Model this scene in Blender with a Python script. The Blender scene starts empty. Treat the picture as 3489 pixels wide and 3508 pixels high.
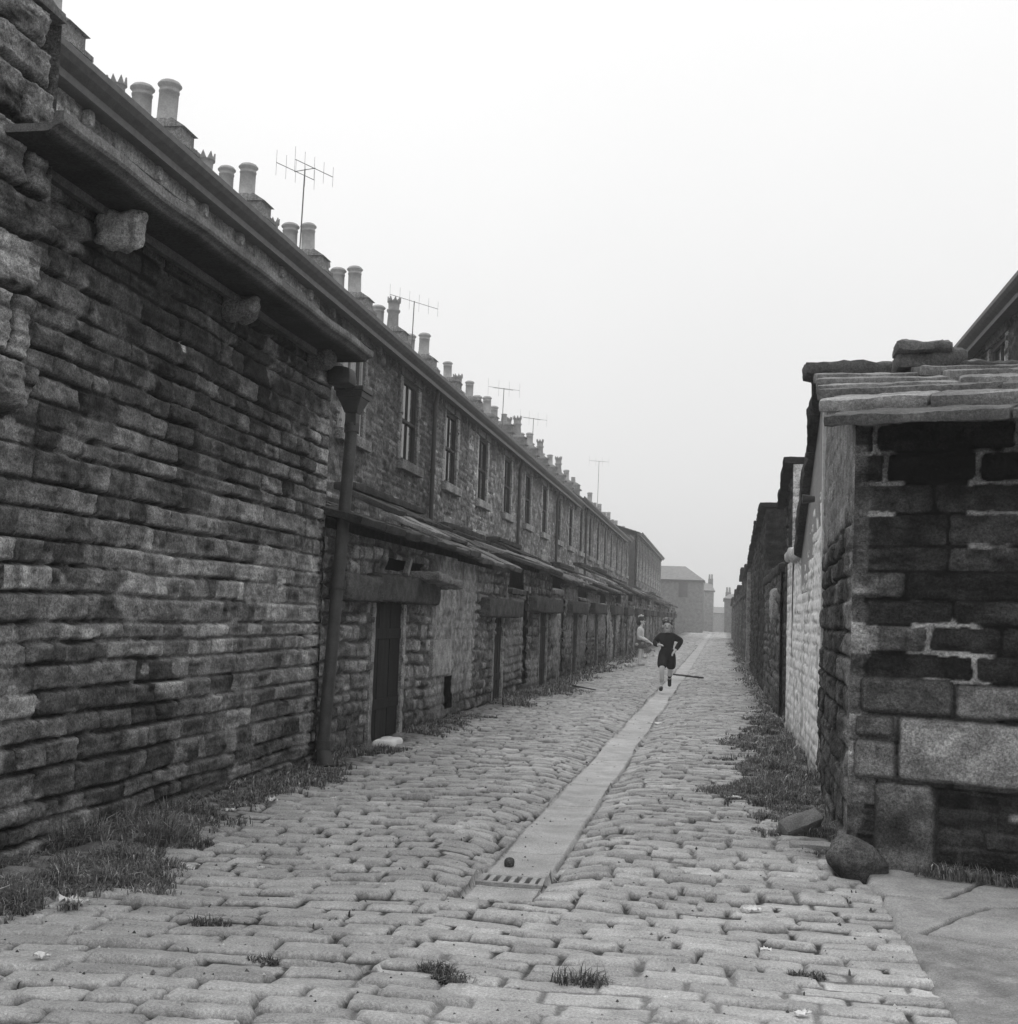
import bpy, math, random
import numpy as np
from mathutils import Vector, Matrix
random.seed(5)
sc = bpy.context.scene
COL = sc.collection
PI = math.pi

# ------------------------------------------------------------------ noise
def _hash(ix, iy, iz, seed):
    n = (ix.astype(np.int64)*374761393 + iy.astype(np.int64)*668265263 + iz.astype(np.int64)*2147483647 + seed*974634777) & 0xffffffff
    n = ((n ^ (n >> 13))*1274126177) & 0xffffffff
    n = ((n ^ (n >> 16))*2246822519) & 0xffffffff
    n = n ^ (n >> 15)
    return n/4294967295.0*2-1
def vn2(x, y, seed=0):
    x = np.asarray(x, float); y = np.asarray(y, float)
    x, y = np.broadcast_arrays(x, y)
    ix = np.floor(x); iy = np.floor(y); fx = x-ix; fy = y-iy
    fx = fx*fx*(3-2*fx); fy = fy*fy*(3-2*fy)
    z = np.zeros_like(ix)
    a = _hash(ix, iy, z, seed); b = _hash(ix+1, iy, z, seed); c = _hash(ix, iy+1, z, seed); d = _hash(ix+1, iy+1, z, seed)
    return (a*(1-fx)+b*fx)*(1-fy)+(c*(1-fx)+d*fx)*fy
def fbm(x, y, seed=0, o=3):
    s = 0; a = 1.0; t = 0
    for k in range(o):
        s = s+a*vn2(np.asarray(x)*2**k+17.3*k, np.asarray(y)*2**k-9.1*k, seed+k*13); t += a; a *= .5
    return s/t*1.5
def vn3(P, seed=0):
    x, y, z = P[:, 0], P[:, 1], P[:, 2]
    ix, iy, iz = np.floor(x), np.floor(y), np.floor(z)
    f = [x-ix, y-iy, z-iz]; f = [q*q*(3-2*q) for q in f]
    r = 0
    for a in (0, 1):
        for b in (0, 1):
            for c in (0, 1):
                w = (f[0] if a else 1-f[0])*(f[1] if b else 1-f[1])*(f[2] if c else 1-f[2])
                r = r+w*_hash(ix+a, iy+b, iz+c, seed)
    return r
def sstep(a, b, x):
    t = np.clip((x-a)/(b-a), 0, 1); return t*t*(3-2*t)

# ------------------------------------------------------------------ materials
def material(name, nscale=6.0, namp=.45, fscale=60.0, famp=.3, rough=.92, bump=.35, bscale=90.0, spec=.1, stretch=(1, 1, 1), metal=0.0):
    m = bpy.data.materials.new(name); m.use_nodes = True
    nt = m.node_tree; N = nt.nodes; L = nt.links
    bs = N['Principled BSDF']
    at = N.new('ShaderNodeAttribute'); at.attribute_name = 'tone'
    tc = N.new('ShaderNodeTexCoord'); mp = N.new('ShaderNodeMapping'); mp.inputs['Scale'].default_value = stretch
    L.new(tc.outputs['Object'], mp.inputs['Vector'])
    def noise(s, det):
        n = N.new('ShaderNodeTexNoise'); n.inputs['Scale'].default_value = s; n.inputs['Detail'].default_value = det; n.inputs['Roughness'].default_value = .62
        L.new(mp.outputs['Vector'], n.inputs['Vector']); return n
    def rng(src, lo, hi):
        r = N.new('ShaderNodeMapRange'); r.inputs['From Min'].default_value = .28; r.inputs['From Max'].default_value = .72
        r.inputs['To Min'].default_value = lo; r.inputs['To Max'].default_value = hi; r.clamp = False
        L.new(src, r.inputs['Value']); return r.outputs['Result']
    def mul(a, b):
        q = N.new('ShaderNodeMath'); q.operation = 'MULTIPLY'; L.new(a, q.inputs[0]); L.new(b, q.inputs[1]); return q.outputs[0]
    n1 = noise(nscale, 5); n2 = noise(fscale, 4); n4 = noise(fscale*3.3, 2)
    v = mul(mul(at.outputs['Fac'], rng(n1.outputs['Fac'], 1-namp, 1+namp)), rng(n2.outputs['Fac'], 1-famp, 1+famp))
    v = mul(v, rng(n4.outputs['Fac'], 1-famp*.9, 1+famp*.9))
    mx = N.new('ShaderNodeMath'); mx.operation = 'MAXIMUM'; mx.inputs[1].default_value = .008; L.new(v, mx.inputs[0])
    mn = N.new('ShaderNodeMath'); mn.operation = 'MINIMUM'; mn.inputs[1].default_value = .88; L.new(mx.outputs[0], mn.inputs[0])
    L.new(mn.outputs[0], bs.inputs['Base Color'])
    bs.inputs['Roughness'].default_value = rough; bs.inputs['Specular IOR Level'].default_value = spec; bs.inputs['Metallic'].default_value = metal
    if bump > 0:
        n3 = noise(bscale, 6)
        bp = N.new('ShaderNodeBump'); bp.inputs['Strength'].default_value = bump; bp.inputs['Distance'].default_value = .02
        L.new(n3.outputs['Fac'], bp.inputs['Height']); L.new(bp.outputs['Normal'], bs.inputs['Normal'])
    return m
M = dict(
    stone=material('gritstone', 9, .5, 75, .6, bump=.8, bscale=50),
    housestone=material('house_stone', 3.5, .4, 26, .55, bump=.6, bscale=26),
    sett=material('sett_stone', 6, .2, 110, .34, bump=.5, bscale=120, rough=.85, spec=.2),
    slab=material('stone_slab', 4, .4, 50, .4, bump=.5, bscale=50),
    lime=material('limewash', 5, .1, 40, .12, bump=.35, bscale=40),
    paint=material('old_paint', 8, .2, 60, .2, rough=.7, bump=.2, bscale=60, stretch=(1, 1, .2)),
    wood=material('dark_wood', 9, .45, 60, .4, rough=.75, bump=.4, bscale=60, stretch=(1, 1, .07)),
    iron=material('iron', 10, .3, 90, .25, rough=.55, bump=.2, bscale=120, spec=.4),
    pot=material('clay_pot', 6, .22, 40, .15, rough=.8, bump=.15),
    slate=material('roof_slate', 4, .3, 40, .25, rough=.75, bump=.4, bscale=14, stretch=(1, 1, 1)),
    glass=material('window_glass', 3, .2, 20, .1, rough=.08, bump=0, spec=.6),
    grass=material('grass_blades', 3, .35, 30, .25, rough=.8, bump=0, spec=.2),
    paper=material('paper', 8, .1, 60, .08, rough=.9, bump=.2),
    skin=material('skin', 10, .06, 40, .05, rough=.6, bump=0),
    cloth=material('cloth', 20, .2, 120, .25, rough=.95, bump=.3, bscale=200),
    hair=material('hair', 30, .35, 120, .4, rough=.7, bump=.4, bscale=150, stretch=(1, 1, .3)),
    dirt=material('dirt', 5, .3, 60, .4, rough=.95, bump=.6, bscale=60),
)

# ------------------------------------------------------------------ mesh builder
class MB:
    def __init__(s): s.V = []; s.Q = []; s.F = []; s.T = []; s.S = []; s.n = 0
    def add(s, verts, faces=None, quads=None, tone=.2, smooth=False):
        v = np.asarray(verts, float).reshape(-1, 3); b = s.n
        s.V.append(v); s.T.append(np.broadcast_to(np.asarray(tone, float), (len(v),)).copy()); s.n += len(v)
        if quads is not None:
            s.Q.append((np.asarray(quads)+b, smooth))
        if faces is not None:
            for f in faces: s.F.append(([i+b for i in f], smooth))
        return s
    def grid(s, P, tone, mask=None, smooth=True, flip=False):
        nu, nv = P.shape[:2]
        idx = np.arange(nu*nv).reshape(nu, nv)
        q = np.stack([idx[:-1, :-1], idx[1:, :-1], idx[1:, 1:], idx[:-1, 1:]], -1).reshape(-1, 4)
        if mask is not None: q = q[mask.reshape(-1)]
        if flip: q = q[:, ::-1]
        t = np.broadcast_to(tone, (nu, nv)).reshape(-1)
        return s.add(P.reshape(-1, 3), quads=q, tone=t, smooth=smooth)
    def hexa(s, p, tone=.2):
        return s.add(p, faces=[(0, 3, 2, 1), (4, 5, 6, 7), (0, 1, 5, 4), (1, 2, 6, 5), (2, 3, 7, 6), (3, 0, 4, 7)], tone=tone)
    def box(s, c, d, tone=.2, rot=None):
        x, y, z = d[0]/2, d[1]/2, d[2]/2
        p = np.array([(-x, -y, -z), (x, -y, -z), (x, y, -z), (-x, y, -z), (-x, -y, z), (x, -y, z), (x, y, z), (-x, y, z)])
        if rot is not None: p = p @ np.array(rot).T
        return s.hexa(p+np.array(c), tone)
    def bb(s, a, b, tone=.2):
        return s.box([(a[i]+b[i])/2 for i in range(3)], [abs(b[i]-a[i]) for i in range(3)], tone)
    def block(s, c, d, tone=.2, rot=None, seed=0, r=.03, amp=.012, res=.05, fq=9.0):
        d = np.array(d, float); r = min(r, d.min()*.49)
        V = []; Qs = []; off = 0
        for ax in range(3):
            a, b = [(1, 2), (2, 0), (0, 1)][ax]
            na = max(2, min(40, int(d[a]/res)+1)); nb = max(2, min(40, int(d[b]/res)+1))
            for sg in (-1, 1):
                A, B = np.meshgrid(np.linspace(-.5, .5, na+1)*d[a], np.linspace(-.5, .5, nb+1)*d[b], indexing='ij')
                P = np.zeros(A.shape+(3,)); P[..., a] = A; P[..., b] = B; P[..., ax] = sg*d[ax]/2
                idx = np.arange(A.size).reshape(A.shape)+off
                q = np.stack([idx[:-1, :-1], idx[1:, :-1], idx[1:, 1:], idx[:-1, 1:]], -1).reshape(-1, 4)
                Qs.append(q if sg > 0 else q[:, ::-1]); V.append(P.reshape(-1, 3)); off += A.size
        P = np.concatenate(V); q = np.clip(P, -d/2+r, d/2-r); dv = P-q; ln = np.linalg.norm(dv, axis=1, keepdims=True)
        nrm = np.where(ln > 1e-9, dv/np.maximum(ln, 1e-9), 0)
        P = q+nrm*r
        W = P+np.array(c)
        dsp = vn3(W*fq, seed)*amp+vn3(W*fq*2.7, seed+5)*amp*.5
        P = P+nrm*dsp[:, None]
        t = tone*(1+.25*vn3(W*4, seed+9))
        if rot is not None: P = P @ np.array(rot).T
        return s.add(P+np.array(c), quads=np.concatenate(Qs), tone=t, smooth=True)
    def cyl(s, p0, p1, r0, r1=None, n=10, tone=.2, smooth=True, cap=True):
        r1 = r0 if r1 is None else r1
        p0 = np.array(p0, float); p1 = np.array(p1, float); w = p1-p0; w /= np.linalg.norm(w)
        u = np.cross(w, (0, 0, 1)); u = np.array((1., 0, 0)) if np.linalg.norm(u) < 1e-6 else u/np.linalg.norm(u); v = np.cross(w, u)
        a = np.arange(n)/n*2*PI; ring = np.cos(a)[:, None]*u+np.sin(a)[:, None]*v
        P = np.concatenate([p0+ring*r0, p1+ring*r1])
        s.add(P, quads=[(i, (i+1) % n, n+(i+1) % n, n+i) for i in range(n)], tone=tone, smooth=smooth)
        if cap: s.add(p0+ring*r0, faces=[tuple(range(n))[::-1]], tone=tone); s.add(p1+ring*r1, faces=[tuple(range(n))], tone=tone)
        return s
    def lathe(s, c, prof, n=14, tone=.2):
        a = np.arange(n)/n*2*PI
        P = np.array([[(c[0]+r*math.cos(t), c[1]+r*math.sin(t), c[2]+z) for t in a] for r, z in prof]); m = len(prof)
        q = [(i*n+k, i*n+(k+1) % n, (i+1)*n+(k+1) % n, (i+1)*n+k) for i in range(m-1) for k in range(n)]
        return s.add(P.reshape(-1, 3), quads=q, tone=tone, smooth=True)
    def prism(s, poly, axis, a, b, tone=.2):
        # poly: (p,q) in the two other axes (cyclic order)
        o = [(1, 2), (0, 2), (0, 1)][axis]; n = len(poly); P = []
        for t in (a, b):
            for p in poly:
                v = [0, 0, 0]; v[axis] = t; v[o[0]] = p[0]; v[o[1]] = p[1]; P.append(v)
        return s.add(P, faces=[tuple(range(n))[::-1], tuple(range(n, 2*n))]+[(i, (i+1) % n, n+(i+1) % n, n+i) for i in range(n)], tone=tone)
    def data(s, name, origin=(0, 0, 0)):
        V = np.concatenate(s.V)-np.array(origin); T = np.concatenate(s.T)
        loops = []; starts = []; sm = []; pos = 0
        for q, k in s.Q:
            loops.append(q.reshape(-1)); starts.append(pos+np.arange(len(q))*4); sm.append(np.full(len(q), k)); pos += 4*len(q)
        if s.F:
            fl = np.array([i for f, k in s.F for i in f]); ln = np.array([len(f) for f, k in s.F])
            loops.append(fl); starts.append(pos+np.concatenate([[0], np.cumsum(ln)[:-1]])); sm.append(np.array([k for f, k in s.F])); pos += len(fl)
        loops = np.concatenate(loops); starts = np.concatenate(starts); sm = np.concatenate(sm)
        used = np.zeros(len(V), bool); used[loops] = True
        remap = np.cumsum(used)-1; V = V[used]; T = T[used]; loops = remap[loops]
        me = bpy.data.meshes.new(name)
        me.vertices.add(len(V)); me.vertices.foreach_set('co', V.reshape(-1).astype(np.float32))
        me.loops.add(len(loops)); me.loops.foreach_set('vertex_index', loops.astype(np.int32))
        me.polygons.add(len(starts)); me.polygons.foreach_set('loop_start', starts.astype(np.int32))
        me.polygons.foreach_set('use_smooth', sm.astype(bool))
        me.update(calc_edges=True); me.validate()
        at = me.attributes.new('tone', 'FLOAT', 'POINT'); at.data.foreach_set('value', T.astype(np.float32))
        return me
    def build(s, name, mat, parent=None, bevel=0, fix=False):
        o0 = root_of(parent) if parent is not None else (0, 0, 0)
        me = s.data(name, o0)
        if fix:
            import bmesh
            b = bmesh.new(); b.from_mesh(me); bmesh.ops.recalc_face_normals(b, faces=b.faces); b.to_mesh(me); b.free()
        return put(name, me, mat, parent, bevel)
ROOT = {}
def root_of(o):
    while o.parent is not None: o = o.parent
    return ROOT.get(o.name, (0, 0, 0))
def put(name, me, mat, parent=None, bevel=0):
    if mat is not None and not me.materials: me.materials.append(M[mat])
    o = bpy.data.objects.new(name, me); COL.objects.link(o)
    if parent is not None: o.parent = parent
    if bevel:
        b = o.modifiers.new('bevel', 'BEVEL'); b.width = bevel; b.segments = 2; b.limit_method = 'ANGLE'
    return o
def tag(o, label=None, cat=None, group=None, kind=None):
    if label: o['label'] = label
    if cat: o['category'] = cat
    if group: o['group'] = group
    if kind: o['kind'] = kind
    return o
def thing(name, loc, label, cat, group=None):
    o = bpy.data.objects.new(name, None); o.empty_display_size = .3; COL.objects.link(o); o.location = loc
    ROOT[o.name] = tuple(loc)
    return tag(o, label, cat, group)
def single(mb, name, mat, label, cat, loc=None, group=None, bevel=0):
    loc = loc if loc is not None else tuple(np.concatenate(mb.V).mean(0)*np.array((1, 1, 0)))
    me = mb.data(name, loc); o = put(name, me, mat, None, bevel); o.location = loc
    return tag(o, label, cat, group)
def rz(a): c, s = math.cos(a), math.sin(a); return np.array([[c, -s, 0], [s, c, 0], [0, 0, 1]])
def rx(a): c, s = math.cos(a), math.sin(a); return np.array([[1, 0, 0], [0, c, -s], [0, s, c]])
def ry(a): c, s = math.cos(a), math.sin(a); return np.array([[c, 0, s], [0, 1, 0], [-s, 0, c]])

# ------------------------------------------------------------------ coursed stone fields
def courses(p, q, seed, hr, lr, p0, p1, q0, q1):
    rg = np.random.default_rng(seed)
    rows = [q0-.5]
    while rows[-1] < q1+.5: rows.append(rows[-1]+rg.uniform(*hr))
    rows = np.array(rows); nr = len(rows)-1
    J = []; K = []
    for r in range(nr):
        h = rows[r+1]-rows[r]; x = p0-1-rg.uniform(0, .5)
        while x < p1+1:
            J.append(x+r*1000.0); x += rg.uniform(*lr)*(.75+.25*h/np.mean(hr))
    J = np.array(J)
    ri = np.clip(np.searchsorted(rows, q)-1, 0, nr-1)
    key = p+ri*1000.0
    ji = np.clip(np.searchsorted(J, key)-1, 0, len(J)-2)
    a = J[ji]-ri*1000.0; b = J[ji+1]-ri*1000.0
    bad = (b-a > 50) | (b < a); b = np.where(bad, a+.3, b)
    du = np.minimum(p-a, b-p); dv = np.minimum(q-rows[ri], rows[ri+1]-q)
    return dict(id=ji, du=du, dv=dv, lu=(p-(a+b)/2), lv=q-(rows[ri]+rows[ri+1])/2, w=b-a, h=rows[ri+1]-rows[ri], rng=rg, n=len(J), row=ri)
def edged(du, dv, r):
    return np.where((du < r) & (dv < r), r-np.hypot(np.maximum(r-du, 0), np.maximum(r-dv, 0)), np.minimum(du, dv))
def stonefield(U, V, seed, hr=(.09, .17), lr=(.18, .5), depth=.025, gap=.006, edge=.02, rough=.012, base=.13, var=.35, mort=.10, off=.012, tilt=.06, wob=.015, smear=0.0, corner=.02, bed=.25, vj=0.0, lit_wear=.45):
    V2 = V+wob*fbm(U*1.3, V*1.1, seed)+wob*.35*fbm(U*7, V*7, seed+1); U2 = U+.012*fbm(U*5, V*6, seed+2)
    c = courses(U2, V2, seed, hr, lr, U.min(), U.max(), V.min(), V.max())
    rg = np.random.default_rng(seed+7); n = c['n']
    d = edged(c['du']+vj, c['dv']-vj*.5, corner)+.004*fbm(U*22, V*22, seed+4)
    gp = gap*(1+.8*fbm(U*2, V*2, seed+5))
    t = np.clip((d-gp)/edge, 0, 1); prof = 1-(1-t)**2.2
    i = c['id']
    so = rg.normal(0, off, n)[i]; tu = rg.normal(0, tilt, n)[i]; tv = rg.normal(0, tilt, n)[i]
    face = so+tu*np.clip(c['lu'], -.2, .2)*.5+tv*c['lv']
    ph = (i % 97)*3.7
    face = face+rough*fbm(U*6+ph, V*14+ph, seed+8, 4)+rough*.35*fbm(U*40, V*60, seed+9, 2)
    h = prof*face-depth*(1-prof)*np.clip(.85+.9*fbm(U*1.7, V*2.3, seed+3)+.3*fbm(U*9, V*9, seed+14), .15, 1.6)
    st = base*np.exp(rg.normal(0, var, n))[i]*(1+.35*fbm(U*4+ph, V*9, seed+10, 3)+.4*fbm(U*13+ph, V*20, seed+13, 3)+bed*fbm(U*3+ph, V*45, seed+11, 2))
    st = st*(1+lit_wear*np.exp(-np.maximum(c['h']/2-c['lv']-gap, 0)/.014)*np.clip(.4+1.2*fbm(U*3+ph, V*3, seed+15), 0, 1.5))  # paler top edges: worn arrises plus painted light from above
    mt = mort*(1+.5*fbm(U*5, V*5, seed+12))
    k = sstep(0, edge*.55, d-gp)
    if smear > 0:
        sm = sstep(.15, .5, fbm(U*1.5, V*1.5, seed+20)+.35*fbm(U*7, V*7, seed+21))*sstep(.045, .0, d)*smear
        st = st*(1-sm)+(.33*(1+.3*fbm(U*9, V*9, seed+22)))*sm; mt = mt*(1-sm)+.33*sm; h = h*(1-.5*sm)
    return h, np.clip(st*k+mt*(1-k), .012, .8)
def wall(mb, org, ud, nd, L, top, res, field, up=(0, 0, 1), openings=(), z0=0.0, taper=.03, flip=False, tcap=True):
    """relief-faced stone wall: u along ud, v upward; top is a number or a function of u"""
    nu = max(2, int(L/res)); tf = top if callable(top) else (lambda u: u*0+top)
    H = float(np.max(tf(np.linspace(0, L, 50))))
    nv = max(2, int((H-z0)/res))
    u = np.linspace(0, L, nu+1); v = np.linspace(z0, H, nv+1)
    U, V = np.meshgrid(u, v, indexing='ij')
    h, t = field(U, V)
    h = h*sstep(0, taper, U)*sstep(0, taper, L-U)
    Vc = np.minimum(V, tf(U))
    P = np.array(org, float)+U[..., None]*np.array(ud, float)+Vc[..., None]*np.array(up, float)+h[..., None]*np.array(nd, float)
    mask = np.ones((nu, nv), bool)
    uc = (u[:-1]+u[1:])/2; vc = (v[:-1]+v[1:])/2
    for (a, b, c, d) in openings:
        mask[np.ix_((uc > a) & (uc < b), (vc > c) & (vc < d))] = False
    mask &= (vc[None, :] < tf(uc)[:, None]+res)
    mb.grid(P, t, mask, flip=flip)

# ------------------------------------------------------------------ camera
cam = bpy.data.cameras.new('camera'); co = bpy.data.objects.new('camera', cam); COL.objects.link(co)
HC = 1.2
Rv = Vector((.984887, .169671, .034773)); Uv = Vector((-.019682, -.089827, .995763)); Fv = Vector((-.172075, .981399, .08513))
co.matrix_world = Matrix(((Rv.x, Uv.x, -Fv.x, 0), (Rv.y, Uv.y, -Fv.y, 0), (Rv.z, Uv.z, -Fv.z, HC), (0, 0, 0, 1)))
cam.sensor_fit = 'HORIZONTAL'; cam.sensor_width = 36; cam.lens = 36*4200/3489; cam.clip_end = 3000; cam.clip_start = .05
sc.camera = co

# ------------------------------------------------------------------ light
SUN_EL, SUN_AZ = math.radians(58), math.radians(-62)      # azimuth from +Y towards +X
w = bpy.data.worlds.new('World'); sc.world = w; w.use_nodes = True
nt = w.node_tree; N = nt.nodes; L = nt.links
bg = N['Background']; sky = N.new('ShaderNodeTexSky'); sky.sky_type = 'NISHITA'; sky.sun_disc = False
sky.sun_elevation = SUN_EL; sky.sun_rotation = SUN_AZ; sky.dust_density = 4; sky.air_density = 1.5
bw = N.new('ShaderNodeRGBToBW'); L.new(sky.outputs[0], bw.inputs[0])
tc = N.new('ShaderNodeTexCoord'); sx = N.new('ShaderNodeSeparateXYZ'); L.new(tc.outputs['Generated'], sx.inputs[0])
mr = N.new('ShaderNodeMapRange'); mr.inputs['From Min'].default_value = 0; mr.inputs['From Max'].default_value = 1
mr.inputs['To Min'].default_value = 8.8; mr.inputs['To Max'].default_value = 15.6; L.new(sx.outputs['Z'], mr.inputs['Value'])   # overcast: brighter overhead
cl = N.new('ShaderNodeTexNoise'); cl.inputs['Scale'].default_value = 2.2; cl.inputs['Detail'].default_value = 4; L.new(tc.outputs['Generated'], cl.inputs['Vector'])
cr = N.new('ShaderNodeMapRange'); cr.inputs['To Min'].default_value = .94; cr.inputs['To Max'].default_value = 1.06; L.new(cl.outputs['Fac'], cr.inputs['Value'])
mm = N.new('ShaderNodeMath'); mm.operation = 'MULTIPLY'; L.new(mr.outputs[0], mm.inputs[0]); L.new(cr.outputs[0], mm.inputs[1])
mxs = N.new('ShaderNodeMix'); mxs.data_type = 'FLOAT'; mxs.inputs[0].default_value = .8
L.new(bw.outputs[0], mxs.inputs[2]); L.new(mm.outputs[0], mxs.inputs[3])
L.new(mxs.outputs[0], bg.inputs['Color']); bg.inputs['Strength'].default_value = .1
sun = bpy.data.lights.new('sun', 'SUN'); sun.energy = .7; sun.angle = math.radians(25); sun.color = (1, .995, .99)
so = bpy.data.objects.new('sun', sun); COL.objects.link(so)
sd = Vector((math.sin(SUN_AZ)*math.cos(SUN_EL), math.cos(SUN_AZ)*math.cos(SUN_EL), math.sin(SUN_EL)))
so.rotation_euler = (-sd).to_track_quat('-Z', 'Y').to_euler(); so.location = sd*50
sc.view_settings.view_transform = 'Standard'; sc.view_settings.look = 'None'; sc.view_settings.gamma = 1; sc.view_settings.exposure = 0

# haze
mb = MB(); mb.bb((-210, -60, -1.6), (210, 330, 14.5))
hz = mb.build('haze', None); tag(hz, kind='stuff')
hm = bpy.data.materials.new('haze_air'); hm.use_nodes = True; hn = hm.node_tree
for n in list(hn.nodes):
    if n.type == 'BSDF_PRINCIPLED': hn.nodes.remove(n)
pv = hn.nodes.new('ShaderNodeVolumePrincipled'); pv.inputs['Color'].default_value = (.93, .93, .93, 1); pv.inputs['Density'].default_value = .0022; pv.inputs['Anisotropy'].default_value = .2
hn.links.new(pv.outputs[0], hn.nodes['Material Output'].inputs['Volume'])
hz.data.materials.append(hm)

# ------------------------------------------------------------------ ground
CL, CR = -1.12, -.785       # drain channel
def rise(y): return np.maximum(0, np.asarray(y, float)-30)*.0035
def zbase(X, Y):
    e = np.minimum(np.abs(X-CL), np.abs(X-CR)); side = (X < CL) | (X > CR)
    camber = -.05*np.exp(-(e/.16)**2)*sstep(5.2, 5.9, Y)
    return camber*side+.018*fbm(X*.9, Y*.55, 71, 2)+rise(Y)
def lane(X, Y):
    k = np.where(X < CL, .03+.13*np.clip(-X-1.1, 0, 2), .08*(X+.8))-.03*(X+1)
    Q = Y+k+.02*fbm(X*1.6, Y*.8, 72)
    out_h = None
    def fld(seed, hr, lr):
        c = courses(X+.012*fbm(X*5, Y*5, seed+1), Q+.007*fbm(X*6, Y*6, seed+2), seed, hr, lr, -4, 3, 0, 150)
        rg = np.random.default_rng(seed+3); i = c['id']; n = c['n']
        d = edged(c['du']-(.005+.008*np.clip(fbm(X*3, Y*3, seed+5), -.6, 1))*(.3+.7*(Y > 5.4)), c['dv'], .013)+.003*fbm(X*30, Y*30, seed+6)
        return d, rg.normal(0, .007, n)[i], rg.normal(0, .05, n)[i], rg.normal(0, .05, n)[i], np.exp(rg.normal(0, .09, n))[i], c
    A = fld(300, (.092, .122), (.15, .27)); B = fld(340, (.085, .115), (.16, .30)); C_ = fld(380, (.092, .128), (.2, .38))
    near = Y+.12*vn2(X*3, Y*0+.5, 9) < 5.45
    pick = [np.where(near, C_[q], np.where(X < (CL+CR)/2, A[q], B[q])) for q in range(5)]
    lu = np.where(near, C_[5]['lu'], np.where(X < (CL+CR)/2, A[5]['lu'], B[5]['lu']))
    lv = np.where(near, C_[5]['lv'], np.where(X < (CL+CR)/2, A[5]['lv'], B[5]['lv']))
    sid = np.where(near, C_[5]['id']+100000, np.where(X < (CL+CR)/2, A[5]['id'], B[5]['id']+50000))
    d, so_, tu, tv, tn = pick
    fill = .5+.6*fbm(X*2.2, Y*2.2, 75)+.25*(Y < 5.4)                    # how full of dirt the joints are
    d2 = d-.0068+.006*fbm(X*18, Y*18, 76)
    e = np.where(near, .013, .014)
    t = np.clip(d2/e, 0, 1); prof = 1-(1-t)**2
    jd = np.clip(.036-.018*fill, .008, .045)
    h = prof*(so_+tu*lu*.3+tv*lv+.003*fbm(X*14, Y*14, 77))-jd*(1-prof)
    right = sstep(-.5, .2, X)*sstep(6.6, 8.5, Y)
    tone = .425*tn*(1+.12*fbm(X*3, Y*3, 78)+.10*fbm(X*11, Y*16, 79, 3))
    dirt = .045*(1+.6*fbm(X*9, Y*9, 80))
    kk = sstep(-.001, .005, d2)
    # sandy patches that hide the joints
    pt = sstep(.1, .6, fbm(X*.8+3, Y*.8, 81)+.5*fbm(X*5, Y*5, 82)+.2*(Y < 5.4))*np.where(Y < 5.4, .7, .45)
    tone = tone*kk+(dirt*(1-pt)+.27*pt)*(1-kk)
    h = np.where(h < 0, h*(1-.5*pt), h)
    # missing setts: dark holes
    for (hx, hy) in ((-.58, 7.07), (-.37, 6.97), (-.14, 7.08), (-.2, 6.40), (-1.28, 4.22), (.28, 6.35)):
        ii = np.argmin((X-hx)**2+(Y-hy)**2)
        if ((X-hx)**2+(Y-hy)**2).min() < .001:
            s_ = sid.reshape(-1)[ii]; m = (sid == s_)*sstep(0, .015, d2)*np.clip(.6+.6*fbm(X*9, Y*9, 83), .15, 1)
            h = h-.075*m; tone = tone*(1-.75*m)
    # soil near the walls
    ed = np.minimum(X+3.05, .78-X)+.1*fbm(X*2, Y*1.5, 84)
    soil = sstep(.42, .12, ed)
    soil = np.where(X > 0, np.maximum(sstep(.5, .1, ed), 0)*sstep(6.5, 6.8, Y), soil)*sstep(3.6, 4.6, Y)
    h = h*(1-.8*soil)+soil*(.02*fbm(X*7, Y*7, 85)+.012); tone = tone*(1-.75*soil)+soil*.75*.13*(1+.5*fbm(X*8, Y*8, 86))
    # channel flags
    wv = .012*fbm(Y*1.1, Y*0+.3, 87); cl_, cr_ = CL+wv, CR+.012*fbm(Y*1.3, Y*0+7.3, 88)
    inc = sstep(0, .012, np.minimum(X-cl_, cr_-X))*(Y > 5.3)
    jn = np.array([5.3, 5.73, 5.97, 6.62, 7.5, 8.3, 9.4, 10.3, 11.2, 12.3, 13.2, 14.4, 15.3, 16.5, 17.6, 18.9, 20.1, 21.2, 22.6, 23.5]+list(np.arange(24.6, 140, 1.15)))
    jk = np.clip(np.searchsorted(jn, Y), 1, len(jn)-1); dj = np.minimum(Y-jn[jk-1], jn[jk]-Y)
    edg = np.minimum(np.minimum(X-cl_, cr_-X), dj)
    ch = -.048-.012*(1-sstep(0, .012, edg))+.004*fbm(X*5, Y*4, 89)-.008*(1-((X+.95)/.17)**2)
    ct = .47*(1+.07*((jk*37) % 11/5-1))*(1+.08*fbm(X*6, Y*5, 90))*(.4+.6*sstep(0, .012, edg))
    h = h*(1-inc)+ch*inc; tone = tone*(1-inc)+ct*inc
    gap = np.exp(-((np.minimum(np.abs(X-cl_), np.abs(X-cr_)))/.012)**2)*(Y > 5.3)*(.5+.5*sstep(-.3, .3, fbm(Y*2.5, X*0+2, 91)))
    h = h-.02*gap; tone = tone*(1-.7*gap)
    # the grate sits in a hole in the channel
    hole = (X > -1.095) & (X < -.80) & (Y > 5.755) & (Y < 5.945)
    h = np.where(hole, -.25, h); tone = np.where(hole, .02, tone)
    cut = sstep(.735, .765, X)*sstep(6.75, 6.5, Y); h = h-.09*cut
    return zbase(X, Y)+h, np.clip(tone, .015, .8)
LB = lambda y: -3.5
mb = MB()
def gzone(x0, x1, y0, y1, rx_, ry_):
    x = np.linspace(x0, x1, int((x1-x0)/rx_)+1); y = np.linspace(y0, y1, int((y1-y0)/ry_)+1)
    X, Y = np.meshgrid(x, y, indexing='ij'); Z, t = lane(X, Y)
    mb.grid(np.stack([X, Y, Z], -1), t)
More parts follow.
